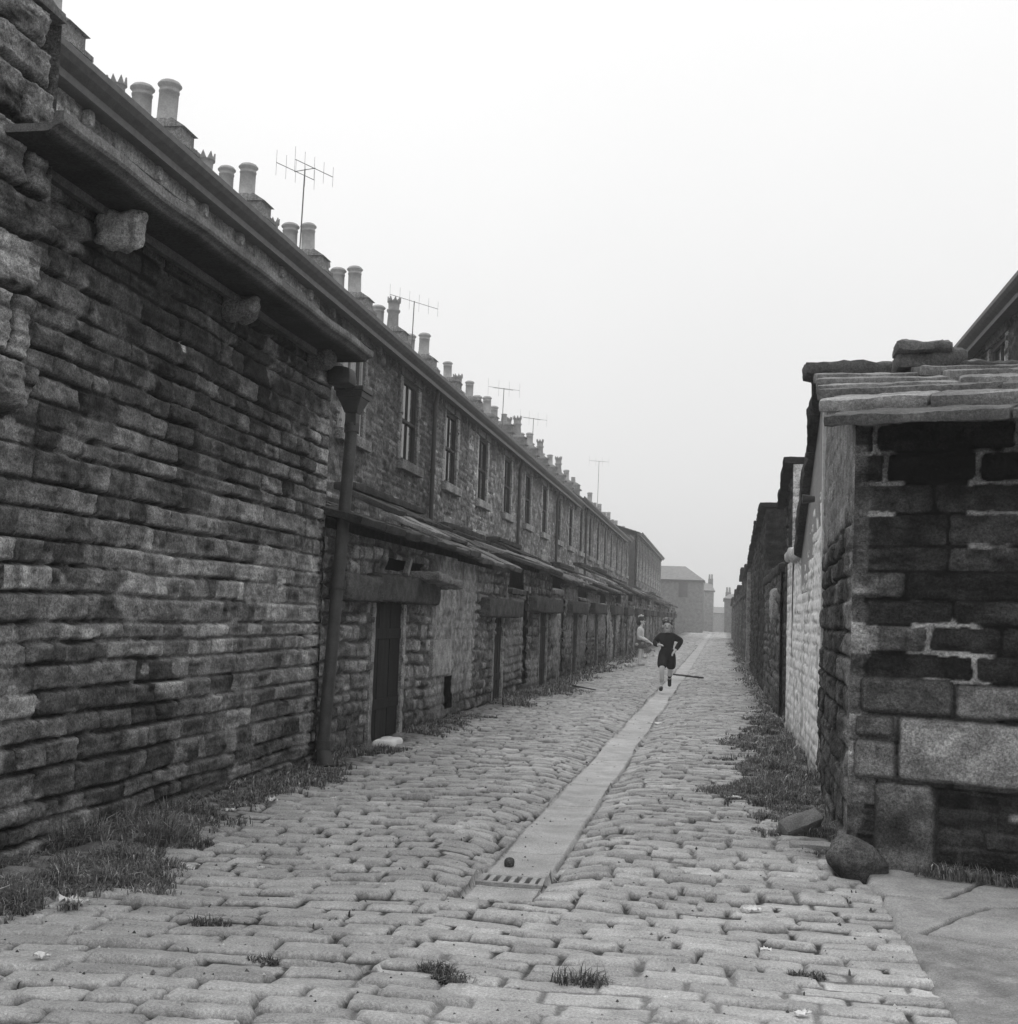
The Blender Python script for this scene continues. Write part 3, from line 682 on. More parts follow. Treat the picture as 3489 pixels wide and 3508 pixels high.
        for s in (0, 1):
            yq = d0-.065 if s == 0 else d1+.065
            mb = MB(); mb.block((x-.068, yq, (dz+zg)/2-.03), (.16, .12, dz+zg+.04), jamb*(1 if s else .8), seed=680+i+s, amp=.008, r=.015, res=.08); mb.build('jamb', 'stone', t)
    return t
pl1 = lambda Y, V: sstep(13.0, 13.3, Y+.15*fbm(Y*3, V*3, 5))*sstep(-.25, .1, V-.1+.15*fbm(Y*4, V*3, 6))
o1 = outhouse(0, 9.30, 14.2, 'nearest privy on the left, dark door between pale stone posts, broken lintel', [(10.84, 11.82, 1.30, 10.55, 12.9)], 1.86, .2, pl1, rr=.5, extra_open=[(11.2, 12.55, 1.60, 1.72), (13.75, 14.15, .12, .5)], jamb=.33)
mb = MB(); mb.block((-3.06, 10.0, 1.40), (.24, 1.1, .22), .09, seed=9, amp=.016, res=.04); mb.build('lintel', 'stone', o1)
mb = MB(); mb.block((-2.98, 12.55, 1.545), (.42, 1.3, .085), .2, rot=rx(-.05), seed=12, amp=.02, res=.04)['label'] if False else mb.block((-2.98, 12.55, 1.55), (.42, 1.3, .085), .2, rot=rx(-.05), seed=12, amp=.02, res=.04)
mb.build('broken_slab', 'stone', o1)
mb = MB(); mb.block((-3.09, 13.5, .72), (.06, .95, .4), .33, seed=14, amp=.008, r=.015, res=.05); mb.build('patch_slab', 'stone', o1)
mb = MB(); mb.box((-3.08, 11.85, 1.66), (.05, .06, .22), .3, rot=rx(-.7)); mb.build('timber', 'wood', o1)
pl2 = lambda Y, V: sstep(15.6, 15.3, Y+.2*fbm(Y*3, V*3, 7))*sstep(-.2, .2, V-.2)*.9+.55*sstep(17.6, 17.9, Y)*sstep(.1, .4, V+.2*fbm(Y*3, V*3, 8))
outhouse(1, 14.2, 19.3, 'second privy on the left, whitened plaster round a scratched dark door', [(16.85, 17.5, 1.19, 15.75, 18.55)], 1.84, .19, pl2, jamb=.36, lint_t=.08)
outhouse(2, 19.3, 24.0, 'third privy on the left, dark door beside a pale worn panel', [(21.2, 22.05, 1.30, 19.9, 23.3)], 1.88, .14, lambda Y, V: .6*sstep(22.4, 22.8, Y)*sstep(23.6, 23.3, Y)*sstep(.7, .9, V), jamb=.3, res=.022)
outhouse(3, 24.0, 28.6, 'fourth privy on the left, behind where the boy runs', [(26.0, 26.8, 1.32, 24.9, 27.8)], 1.9, .13, jamb=.22, res=.03)
outhouse(4, 28.6, 33.4, 'fifth privy on the left, beside the standing girl', [(30.6, 31.4, 1.35, 29.4, 32.4)], 1.92, .14, jamb=.24, res=.035)
outhouse(5, 33.4, 38.6, 'sixth privy on the left, just past the standing girl', [(36.0, 36.8, 1.35, 34.8, 37.8)], 1.95, .15, jamb=.24, res=.045)
for j in range(9):
    ya = 38.6+j*5.2
    outhouse(6+j, ya, ya+5.2, '%s privy on the left, %s' % (ORD[6+j], ['hazy, well past the girl', 'hazy, with refuse along its foot', 'hazy and low below the long terrace', 'hazy, near the end of the long terrace', 'hazy, level with the side street', 'faint, below the farther terrace', 'very faint, below the farther terrace', 'faint, towards the end of the lane', 'faintest, at the far end of the row'][j]), [(ya+2.2, ya+3.0, 1.35, ya+1.2, ya+4.0)], 1.95, .15, jamb=.24, res=.08)

# ------------------------------------------------------------------ right: near outhouse
XR = .76
no = thing('stone_outhouse', (1.6, 8, 0), 'soot-black stone outhouse with overhanging slab roof at the right corner', 'outhouse')
sideup = (.012, 0, 1)
gable_top = lambda u: 2.24+(3.12-2.24)*np.clip(u/3.3, 0, 1)
def side_field(U, V):
    h, t = stonefield(U, V, 801, hr=(.13, .17), lr=(.35, .8), depth=.02, gap=.005, edge=.02, rough=.012, base=.075, var=.25, mort=.012, off=.008, wob=.01, bed=.1)
    m = sstep(1.75, 1.95, V+.25*(U*.15)+.08*fbm(U*3, V*3, 802))
    h = h*(1-.8*m)+m*.006*fbm(U*8, V*8, 803); t = t*(1-m)+m*.22*(1+.3*fbm(U*2, V*6, 804)+.2*fbm(U*9, V*9, 805))
    e = sstep(.55, .2, U+.12*fbm(V*6, V*0, 806))*.8; t = t*(1-e)+e*.22*(1+.4*fbm(U*9, V*9, 807)); h = h+e*.012*fbm(U*10, V*10, 808)
    return h, t
FA = math.radians(18); fd = np.array((math.cos(FA), -math.sin(FA), 0)); fn = np.array((-math.sin(FA), -math.cos(FA), 0)); F0 = np.array((.645, 6.52, 0)); SD = np.array((.0322, .9995, 0)); SN = np.array((-.9995, .0322, 0))
def front_field(U, V):
    h, t = stonefield(U, V, 821, hr=(.125, .17), lr=(.28, .75), depth=.016, gap=.005, edge=.018, rough=.02, base=.042, var=.55, mort=.012, off=.009, tilt=.05, wob=.008, smear=.0, bed=.12, corner=.03)
    # white mortar joints here and there on the right half
    V2 = V+.008*fbm(U*1.3, V*1.1, 821)+.008*.35*fbm(U*7, V*7, 822); U2 = U+.012*fbm(U*5, V*6, 823)
    c = courses(U2, V2, 821, (.125, .17), (.28, .75), U.min(), U.max(), V.min(), V.max()); d = edged(c['du'], c['dv'], .03)
    jt = sstep(.013, .008, d+.006*fbm(U*20, V*20, 830))*sstep(.0, .12, fbm(U*2.3+1, V*1.9, 831)+.35*(U-.3))*sstep(.75, 1.0, V)
    h = h+.012*jt; t = t*(1-jt)+jt*.42*(1+.3*fbm(U*15, V*15, 832))
    # pale quoins, big pale stones low down, bricked-up recess
    q = sstep(.085, .06, U+.035*vn2(V*7, V*0, 833)+.02*fbm(U*12, V*12, 836)); t = t*(1-.8*q)+q*.8*.15*(1+.6*fbm(U*9, V*9, 834))
    qs = sstep(.24, .22, U+.1*(np.floor(V*6.5) % 2))*sstep(.1, .4, vn2(np.floor(V*6.5)*3.7, V*0, 837)); t = t*(1+1.6*qs)
    def rect(a, b, cc, dd, tn, hh, r=.03, sd=1):
        nonlocal h, t
        e = edged(np.minimum(U-a, b-U)+.006*fbm(U*9, V*9, 835+sd), np.minimum(V-cc, dd-V)+.006*fbm(U*9, V*9, 845+sd), r)
        m = sstep(-.004, .004, e); p = 1-(1-np.clip(e/.025, 0, 1))**2
        h = h*(1-m)+m*(p*(hh+.012*fbm(U*4, V*5, 855+sd)+.004*fbm(U*25, V*25, 865+sd))-.02*(1-p)); t = t*(1-m)+m*(tn*(1+.35*fbm(U*4, V*4, 875+sd)+.2*fbm(U*20, V*20, 885+sd))*(.35+.65*p))
    rect(.05, .50, .78, .965, .11, .02, sd=2); rect(.51, 1.05, .78, .95, .2, .02, sd=3)
    rect(.03, .22, .66, .77, .15, .02, sd=4); rect(.03, .235, .45, .65, .17, .025, sd=5)
    rect(.245, 1.9, .455, .77, .27, .03, sd=6)
    rect(.13, .42, .0, .445, .20, .02, sd=7)
    rec = sstep(.425, .435, U)*sstep(.44, .43, V)
    bh, bt = stonefield(U, V, 823, hr=(.085, .1), lr=(.3, .5), depth=.012, gap=.005, edge=.01, rough=.006, base=.03, var=.2, mort=.05, off=.004)
    h = h*(1-rec)+rec*(bh-.05); t = t*(1-rec)+rec*bt
    lip = rec*sstep(.03, .0, np.abs(V-.325+.02*(U-.5)))*sstep(-.1, .3, fbm(U*6, V*6, 824)); t = t*(1-lip)+lip*.33
    t = t*(1-.6*sstep(1.8, 2.0, V))  # shade under the roof overhang painted into the wall tone
    low_dark = np.exp(-((U-.24)/.13)**2-((V-.22)/.14)**2)*.9; t = t*(1-low_dark)+low_dark*.018  # dark patch low on the wall near the corner
    return h, t
mb = MB()
wall(mb, F0, SD, SN, 3.3, gable_top, .011, side_field, up=sideup, z0=-.1, taper=.02)
wall(mb, F0, fd, fn, 2.3, 2.26, .0075, front_field, up=sideup, z0=-.1, taper=.02)
# core
c0 = F0+fd*.06-fn*.06
mb.hexa([c0+np.array((.03, .0, -.1)), c0+fd*2.2+np.array((0, 0, -.1)), (3.2, 9.8, -.1), (XR+.08, 9.8, -.1), c0+np.array((.02, 0, 2.19)), c0+fd*2.2+np.array((.02, 0, 2.19)), (3.2, 9.8, 3.1), (XR+.1, 9.8, 3.1)], .05)
mb.build('wall', 'stone', no)
# roof: overlapping courses of big slabs rising away from the camera
mb = MB()
def slabrow(f, over, zoff, dep, th, tone, seed, x0=-.1, x1=2.4, rnd=.02):
    rg = np.random.default_rng(seed); u = max(x0+over, -.06)
    while u < x1:
        wd = rg.uniform(.5, 1.0); p = F0+fd*(u+wd/2)-fn*0
        y_dir = np.array((0, 1, 0)); base = p+y_dir*(f*3.3); z = 2.3+(3.12-2.3)*f+zoff
        mb.block((base[0]-.03+.13*f, base[1], z+rg.uniform(-.008, .008)), (wd-.008, dep, th), tone*rg.uniform(.75, 1.3), rot=rz(-FA*(1-f)) @ rx(.2+rg.uniform(-.02, .02)), seed=seed+int(u*9), amp=.009, r=.014, res=.03); u += wd
slabrow(-.035, -.02, -.0, .72, .055, .13, 901, x0=-.02)
slabrow(.10, -.02, .045, .7, .07, .24, 903)
slabrow(.26, -.05, .05, .75, .07, .17, 905)
slabrow(.45, -.06, .05, .8, .07, .22, 907)
slabrow(.65, -.06, .05, .8, .07, .2, 909)
slabrow(.86, -.08, .05, .8, .07, .22, 911)
mb.build('roof', 'slab', no)
mb = MB(); mb.block((1.4, 9.75, 3.20), (1.6, .35, .11), .1, seed=77, amp=.025, res=.05); mb.build('ridge_stone', 'slab', no)
mb = MB(); mb.block((1.5, 9.5, 3.2), (.5, .4, .14), .11, seed=78, amp=.025, r=.04, res=.04); mb.block((1.44, 9.4, 3.29), (.4, .36, .07), .13, seed=79, amp=.025, r=.03, res=.04)
single(mb, 'stone_heap', 'slab', 'stub of dark stones on top of the outhouse roof ridge', 'stones', (1.5, 9.5, 3.2))
mb = MB(); mb.block((1.92, 9.2, 3.09), (.55, .35, .08), .06, seed=82, amp=.025, r=.035, res=.04); mb.block((1.76, 9.25, 3.13), (.14, .14, .1), .22, seed=83, amp=.03, r=.04, res=.04)
single(mb, 'loose_slab', 'slab', 'loose dark slab on the outhouse roof, under the right-hand house window', 'slab', (1.92, 9.2, 3.05))

# whitewashed outhouse sharing the ridge
wo = thing('whitewashed_outhouse', (1.6, 11.6, 0), 'whitewashed outhouse whose dark roof edge slopes down away from the camera', 'outhouse')
wtop = lambda u: np.where(u < 2.5, 3.12-(3.12-1.9)*np.clip(u/2.45, 0, 1), 1.9)
def lime_field(seed, tone=.84):
    def f(U, V):
        h, t = stonefield(U, V, seed, hr=(.085, .11), lr=(.2, .3), depth=.009, gap=.003, edge=.02, rough=.006, base=tone, var=.05, mort=tone*.85, off=.004, tilt=.02, wob=.012, bed=.03)
        ch = sstep(.45, .7, fbm(U*4, V*3, seed+1)+.35*fbm(U*17, V*15, seed+2))*.55; t = t*(1-ch)+ch*.2
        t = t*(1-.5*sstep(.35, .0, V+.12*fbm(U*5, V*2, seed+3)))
        return h, t
    return f
mb = MB(); wall(mb, (XR-.008, 9.81, 0), (0, 1, 0), (-1, 0, 0), 3.9, wtop, .018, lime_field(851), z0=-.1, taper=.01, up=(.012, 0, 1)); mb.bb((XR+.0, 9.79, -.1), (XR+.3, 9.84, 3.0), .7)
mb.hexa([(XR+.06, 9.83, -.1), (2.9, 9.83, -.1), (2.9, 12.3, -.1), (XR+.06, 12.3, -.1), (XR+.0, 9.83, 3.05), (2.9, 9.83, 3.05), (2.9, 12.3, 1.85), (XR+.0, 12.3, 1.85)], .3); mb.bb((XR+.05, 12.3, -.1), (XR+.3, 13.7, 1.88), .4)
mb.build('wall', 'lime', wo)
mb = MB(); rg = np.random.default_rng(3); yy = 9.75; 
while yy < 12.2:
    ln = rg.uniform(.42, .6); z = 3.19-(3.19-1.98)*(yy+ln/2-9.75)/2.5
    mb.block((1.86+rg.uniform(-.015, .02), yy+ln/2, z+rg.uniform(-.015, .015)), (2.35, ln*1.16, .15), .06*rg.uniform(.7, 1.2), rot=rx(-.42+rg.uniform(-.03, .03)) @ rz(rg.uniform(-.02, .02)), seed=int(yy*10), amp=.025, r=.03, res=.06); yy += ln
mb.block((XR+.16, 13.05, 1.95), (.4, 1.4, .14), .5, seed=91, amp=.02, r=.06, res=.06); mb.build('roof', 'slab', wo)
mb = MB(); mb.cyl((XR-.02, 10.3, 2.25), (XR-.12, 10.3, 2.25), .025, .04, 8, .05); mb.build('iron_hook', 'iron', wo)

RID = [0]
def yard_wall(ya, yb, z, label, tone, white=False, x=XR):
    RID[0] += 1; i = RID[0]
    t = thing('yard_wall', (x+.15, (ya+yb)/2, 0), label, 'wall', 'yard walls along the right')
    zz = z+float(rise(ya)); r = .02 if ya < 16 else (.03 if ya < 25 else .06)
    f = lime_field(1000+i*7, tone) if white else (lambda U, V: stonefield(U, V, 1000+i*7, base=tone, mort=tone*.6))
    mb = MB(); wall(mb, (x, ya, 0), (0, 1, 0), (-1, 0, 0), yb-ya, zz, r, f, z0=-.1, taper=.005)
    mb.bb((x+.04, ya+.004, -.1), (x+.32, yb-.004, zz-.01), tone*.7); mb.build('wall', 'lime' if white else 'stone', t)
    mb = MB(); rg = np.random.default_rng(i); y = ya
    while y < yb-.05:
        ln = min(rg.uniform(.6, .9), yb-y); mb.block((x+.16, y+ln/2, zz+.06+rg.uniform(-.01, .02)), (.4, ln-.01, .15), (.45 if white else tone*.6), seed=i*9+int(y), amp=.02, r=.06, res=.07); y += ln
    mb.build('coping', 'lime' if white else 'stone', t)
    return t
def right_outhouse(ya, yb, z, label, tone, endw=False, x=XR, zb=None, dep=1.6):
    RID[0] += 1; i = RID[0]
    t = thing('outhouse', (x+dep/2, (ya+yb)/2, 0), label, 'outhouse', 'dark outhouses along the right')
    z += float(rise(ya)); zb = z-.35 if zb is None else zb
    r = .025 if ya < 20 else (.04 if ya < 30 else .08)
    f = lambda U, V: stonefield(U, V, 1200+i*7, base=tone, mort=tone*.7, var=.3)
    tp = lambda u: z+(zb-z)*u/(yb-ya)
    mb = MB(); wall(mb, (x, ya, 0), (0, 1, 0), (-1, 0, 0), yb-ya, tp, r, f, z0=-.1, taper=.005)
    fe = lime_field(1300+i, .6) if endw else f
    wall(mb, (x, ya, 0), (1, 0, 0), (0, -1, 0), dep, z, r, fe, z0=-.1, taper=.005)
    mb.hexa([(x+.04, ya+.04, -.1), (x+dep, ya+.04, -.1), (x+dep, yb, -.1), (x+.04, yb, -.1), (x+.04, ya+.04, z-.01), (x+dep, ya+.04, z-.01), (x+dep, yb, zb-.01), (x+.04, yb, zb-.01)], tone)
    mb.build('wall', 'stone', t)
    mb = MB(); n = max(2, int((yb-ya)/.8)); rg = np.random.default_rng(i)
    for q in range(n):
        f0, f1 = q/n, (q+1)/n; ym = ya+(yb-ya)*(f0+f1)/2; zm = z+(zb-z)*(f0+f1)/2
        mb.block((x+dep/2-.04, ym, zm+.05+rg.uniform(-.01, .015)), (dep+.16, (yb-ya)/n*1.06, .09), tone*rg.uniform(.6, 1.0), rot=rx(math.atan2(zb-z, yb-ya)), seed=i*5+q, amp=.02, r=.03, res=.09)
    mb.build('roof', 'slab', t)
    return t
yard_wall(13.75, 14.75, 1.93, 'low whitewashed yard wall with a rounded pale coping', .8, True)
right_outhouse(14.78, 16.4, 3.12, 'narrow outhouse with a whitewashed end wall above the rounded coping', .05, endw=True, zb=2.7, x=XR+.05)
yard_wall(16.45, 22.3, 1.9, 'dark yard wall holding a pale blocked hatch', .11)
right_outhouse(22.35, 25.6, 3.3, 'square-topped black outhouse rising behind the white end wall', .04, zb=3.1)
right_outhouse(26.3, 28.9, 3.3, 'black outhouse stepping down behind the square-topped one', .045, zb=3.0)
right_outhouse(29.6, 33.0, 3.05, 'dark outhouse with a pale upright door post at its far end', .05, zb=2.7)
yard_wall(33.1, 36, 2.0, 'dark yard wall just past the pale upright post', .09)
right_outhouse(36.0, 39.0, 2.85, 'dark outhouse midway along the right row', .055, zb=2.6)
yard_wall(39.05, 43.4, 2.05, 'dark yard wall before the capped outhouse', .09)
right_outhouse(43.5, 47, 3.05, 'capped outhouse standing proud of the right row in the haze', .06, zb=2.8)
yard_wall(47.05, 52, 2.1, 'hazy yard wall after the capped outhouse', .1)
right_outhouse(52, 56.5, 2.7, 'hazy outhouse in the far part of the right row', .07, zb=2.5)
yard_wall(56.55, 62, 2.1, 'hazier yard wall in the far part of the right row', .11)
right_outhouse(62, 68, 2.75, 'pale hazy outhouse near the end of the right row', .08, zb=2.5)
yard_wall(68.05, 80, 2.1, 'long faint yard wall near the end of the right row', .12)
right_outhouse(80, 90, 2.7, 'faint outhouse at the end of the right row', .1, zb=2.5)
mb = MB(); mb.block((XR-.03, 17.4, 1.5), (.12, .75, .42), .36, seed=6, amp=.02, r=.05, res=.06); single(mb, 'stone_hatch', 'stone', 'pale rounded stone slab fixed on the dark right-hand yard wall', 'hatch', (XR, 17.4, 0))
mb = MB(); mb.block((XR-.03, 33.05, 1.3), (.14, .3, 2.6), .33, seed=8, amp=.01, r=.02, res=.1); single(mb, 'gate_post', 'stone', 'tall pale gate post standing against the dark right-hand wall', 'post', (XR, 33.05, 0))

# ------------------------------------------------------------------ far buildings
def far_house(x0, x1, y0, y1, ze, zr, label, hip=1.6, tone=.22, chim=(), win=()):  # pale wall tones stand in for part of the haze
    t = thing('end_house', ((x0+x1)/2, y0, 0), label, 'house')
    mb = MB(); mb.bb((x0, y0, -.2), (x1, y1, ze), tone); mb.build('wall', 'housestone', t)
    ym = (y0+y1)/2
    mb = MB(); e = .15
    mb.add([(x0-e, y0-e, ze), (x1+e, y0-e, ze), (x1+e, y1+e, ze), (x0-e, y1+e, ze), (x0+hip, ym, zr), (x1-hip, ym, zr)], faces=[(0, 1, 5, 4), (1, 2, 5), (2, 3, 4, 5), (3, 0, 4), (3, 2, 1, 0)], tone=.22); mb.build('roof', 'slate', t)
    mb = MB(); mb.bb((x0-.1, y0-.22, ze-.12), (x1+.2, y0-.01, ze-.01), .1); mb.build('gutter', 'iron', t)
    for (cx, h) in chim:
        mb = MB(); mb.bb((cx-.3, ym-.3, ze), (cx+.3, ym+.3, zr+h), .2); c = mb.build('chimney', 'housestone', t)
        for s in (-.15, .15):
            mb = MB(); mb.cyl((cx+s, ym, zr+h), (cx+s, ym, zr+h+.55), .12, .1, 8, .3); mb.build('chimney_pot', 'pot', c)
    for (wx, wz, ww, wh) in win:
        mb = MB(); mb.bb((wx-ww/2, y0-.05, wz-wh/2), (wx+ww/2, y0-.002, wz+wh/2), .2); wn = mb.build('window', 'paint', t)
        mb = MB(); mb.bb((wx-ww/2+.08, y0-.056, wz-wh/2+.08), (wx+ww/2-.08, y0-.052, wz+wh/2-.08), .1); mb.build('pane', 'glass', wn)
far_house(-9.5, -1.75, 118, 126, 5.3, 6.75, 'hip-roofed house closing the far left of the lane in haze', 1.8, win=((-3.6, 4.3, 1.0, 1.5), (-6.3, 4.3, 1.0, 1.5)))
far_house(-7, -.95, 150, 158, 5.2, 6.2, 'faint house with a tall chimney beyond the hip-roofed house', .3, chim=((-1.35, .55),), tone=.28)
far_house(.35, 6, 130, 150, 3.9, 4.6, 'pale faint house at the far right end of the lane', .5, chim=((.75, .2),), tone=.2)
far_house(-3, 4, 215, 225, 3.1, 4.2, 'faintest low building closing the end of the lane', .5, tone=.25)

# ------------------------------------------------------------------ boulder, loose stones, litter
mb = MB(); n = 28
th, ph = np.meshgrid(np.linspace(0, 2*PI, 41), np.linspace(-PI/2, PI/2, n), indexing='ij')
D = np.stack([np.cos(th)*np.cos(ph), np.sin(th)*np.cos(ph), np.sin(ph)], -1); D = np.sign(D)*np.abs(D)**.8
P = D*np.array((.215, .15, .15)); Pf = P.reshape(-1, 3)
Pf = Pf*.68*(1+.3*vn3(Pf*6.5+3, 5)+.07*vn3(Pf*25, 6))[:, None]; Pf[:, 0] += .05*(Pf[:, 2] > 0)*Pf[:, 2]*3
Pf = Pf @ ry(.35).T+np.array((.675, 6.36, .055))
mb.grid(Pf.reshape(P.shape), .12*(1-.55*sstep(.1, .04, Pf[:, 2]+.02*vn3(Pf*20, 7)))[:].reshape(P.shape[:2])); single(mb, 'boulder', 'stone', 'rounded dark guard stone at the foot of the right corner', 'boulder', (.685, 6.33, 0))  # shade on the lower half painted into the stone's tone
mb = MB(); mb.block((.47, 7.3, .07), (.24, .09, .11), .2, rot=rz(.7) @ rx(.6) @ ry(-.4), seed=3, amp=.014, r=.012, res=.02); single(mb, 'loose_sett', 'sett', 'upended paving sett lying tilted at the edge of the right-hand weeds', 'paving stone', (.47, 7.28, 0))
mb = MB(); mb.block((.52, 6.95, .005), (.26, .11, .07), .36, rot=rz(.1), seed=13, amp=.012, r=.015, res=.03); single(mb, 'loose_sett', 'sett', 'flat loose paving sett beside the boulder', 'paving stone', (.5, 6.95, 0))
mb = MB(); mb.block((.54, 6.45, .015), (.08, .13, .06), .5, rot=rz(.2), seed=14, amp=.012, r=.03, res=.03); single(mb, 'loose_sett', 'sett', 'pale end of a sett touching the left of the boulder', 'paving stone', (.52, 6.5, 0))
mb = MB(); mb.block((-1.03, 6.23, gz(-1.03, 6.23)+.015), (.045, .07, .05), .09, seed=5, amp=.01, r=.02, res=.012); single(mb, 'pebble', 'stone', 'small dark stone lying in the channel above the grate', 'pebble', (-1.03, 6.23, 0))
def crumple(x, y, s, seed, tone=.78, h=.4, name='paper_scrap', label='', cat='litter', group=None):
    n = 9; a, b = np.meshgrid(np.linspace(-1, 1, n), np.linspace(-1, 1, n), indexing='ij')
    q = np.stack([a.ravel()*2, b.ravel()*2, a.ravel()*0+seed], -1)
    X = a*s*(.7+.3*vn2(b*2, a*2, seed)); Y = b*s*.7*(.7+.3*vn2(a*2+5, b*2, seed)); Z = (np.abs(vn3(q, seed))*h*s+.004).reshape(a.shape)
    an = seed*1.3; R = rz(an); P = np.stack([X, Y, Z], -1) @ R.T+np.array((x, y, gz(x, y)+.008 if x < .75 else .04))
    mb = MB(); mb.grid(P, tone, smooth=False); P2 = P.copy(); P2[..., 2] -= .004; mb.grid(P2, tone, smooth=False, flip=True)
    return single(mb, name, 'paper', label, cat, (x, y, 0), group)
LT = [(-2.69, 5.04, .045, 'white crumpled scrap caught in the long grass, nearest left'), (-2.52, 4.63, .09, 'large white crumpled paper at the front edge of the left grass'), (-2.8, 6.9, .04, 'white scrap in the weeds below the middle of the outbuilding wall'),
      (-2.67, 7.25, .05, 'pale scrap just left of the weeds near the wall'), (-2.43, 5.48, .05, 'flat white strip at the tip of the long left grass'), (-2.45, 7.78, .035, 'small scrap on the setts before the downpipe'),
      (-2.17, 3.81, .035, 'pale pebble-like scrap at the lower left corner'), (-2.1, 5.59, .022, 'tiny white scrap on the setts right of the long grass'),
      (.11, 8.63, .05, 'white scrap at the left edge of the right-hand weeds'), (.16, 5.45, .045, 'white folded slip on the setts left of the flagstones'), (.19, 4.86, .04, 'pale flat scrap on the setts below the folded slip'),
      (1.21, 6.44, .035, 'white scrap against the foot of the soot-black outhouse'), (.95, 6.42, .022, 'small white bit on the grit by the boulder'), (-.78, 15.43, .13, 'white flat paper beside the channel before the running boy'), (.27, 3.98, .03, 'white bit at the bottom right of the setts')]
for k, (x_, y_, s_, lb) in enumerate(LT): crumple(x_, y_, s_, k+1, .75, .35 if k != 13 else .1, label=lb, group='paper litter')
HP = [(-2.8, 32.3, .16, 'white rag of refuse left of the girl by the privy wall'), (-2.72, 30.6, .14, 'pale refuse at the wall foot, leftmost of the heap'), (-2.42, 30.85, .13, 'white refuse nearest the camera in the heap by the girl'), (-2.3, 31.9, .18, 'pale refuse at the girl\'s feet'), (-2.4, 39.6, .22, 'grey-white refuse past the girl, left of the boy\'s hip'), (-2.22, 42.5, .3, 'biggest pale refuse pile behind the boy\'s left side'), (-1.9, 41.0, .16, 'thin pale refuse strip just left of the boy\'s leg')]
for k, (x_, y_, s_, lb) in enumerate(HP): crumple(x_, y_, s_, k+31, .68, .7, name='refuse', label=lb, cat='refuse', group='refuse by the privies')
mb = MB(); mb.block((-2.94, 10.85, .03), (.2, .36, .08), .78, seed=21, amp=.015, r=.03, res=.03); single(mb, 'white_stone', 'lime', 'whitened stone lying on the step of the nearest privy door', 'stone', (-2.94, 10.85, 0))
mb = MB(); a = np.array((-.98, 27.6, .05)); b = np.array((-.38, 26.5, .06)); mb.block((a+b)/2, (1.3, .09, .04), .06, rot=rz(math.atan2(b[1]-a[1], b[0]-a[0])), seed=4, amp=.006, r=.01, res=.06); single(mb, 'plank', 'wood', 'dark broken plank lying across the lane behind the boy', 'plank', ((a+b)/2*np.array((1, 1, 0))).tolist())
mb = MB(); mb.cyl((-2.55, 21.6, .035), (-2.05, 20.7, .03), .014, .01, 8, .07); single(mb, 'stick', 'wood', 'thin stick lying on the setts before the third privy', 'stick', (-2.3, 21.1, 0))

# ------------------------------------------------------------------ weeds
def blades(mb, pts, hmin, hmax, rg, tone=.09, wd=.005, lean=1.35):
    n = len(pts); h = rg.uniform(hmin, hmax, n)*rg.uniform(.6, 1, n); a = rg.uniform(0, 2*PI, n); ln = rg.uniform(.1, lean, n)*h; wa = a+PI/2+rg.normal(0, .4, n)
    d = np.stack([np.cos(a), np.sin(a), a*0], -1); s = np.stack([np.cos(wa), np.sin(wa), a*0], -1)*(wd*rg.uniform(.6, 1.4, n))[:, None]
    p = np.asarray(pts, float); up = np.array((0, 0, 1.))
    m = p+d*(ln*.3)[:, None]+up*(h*.6)[:, None]; t = p+d*ln[:, None]+up*(h*(1-.35*(ln/h)))[:, None]
    V = np.stack([p-s, p+s, m+s*.8, m-s*.8, t+s*.12, t-s*.12], 1).reshape(-1, 3); i = np.arange(n)*6
    tone_ = np.repeat(tone*np.exp(rg.normal(0, .5, n))*np.where(rg.uniform(0, 1, n) > .93, 2.0, 1), 6)
    mb.add(V, quads=np.concatenate([np.stack([i, i+1, i+2, i+3], -1), np.stack([i+3, i+2, i+4, i+5], -1)]), tone=tone_)
def scatter(rg, n, fx, fy): 
    x = fx(n); y = fy(n); z = zbase(x, y)
    return np.stack([x, y, z], -1)
rg = np.random.default_rng(77)
def verge(name, parts, seed):
    mb = MB(); rg = np.random.default_rng(seed)
    for (n, ya, yb, xf, h0, h1, tn, wd, dens) in parts:
        y = rg.uniform(ya, yb, n*2); x0, x1 = xf(y); u = rg.uniform(-.05, 1.0, n*2); q_ = rg.uniform(0, .12, n*2); x0 = x0-q_*(np.abs(x0) < 2); x1 = x1+q_*(np.abs(x1) > 2); x = np.clip(x0+(x1-x0)*u, -3.12, .8)
        ue = u if abs(float(x0[0])) > 2 else 1-u
        d = .8*fbm(x*4, y*2.5, seed+3)+.6*fbm(x*14, y*14, seed+4)+.25; keep = d > -.15+(1-dens)*.6+.9*sstep(.55, 1.0, ue); x, y, ue = x[keep][:n], y[keep][:n], ue[keep][:n]
        hh = h1*np.clip(.65+.6*fbm(x*4, y*3, seed+6), .25, 1.2)*(1-.65*sstep(.4, 1, ue))
        for lo, hi in ((0, .33), (.33, .66), (.66, 1.01)):
            e = (hh-hh.min())/(np.ptp(hh)+1e-6); m = (e >= lo) & (e < hi)
            if m.any(): blades(mb, np.stack([x[m], y[m], zbase(x[m], y[m])-.01], -1), h0, float(hh[m].mean()), rg, tn, wd)
    tag(mb.build(name, 'grass'), kind='stuff')
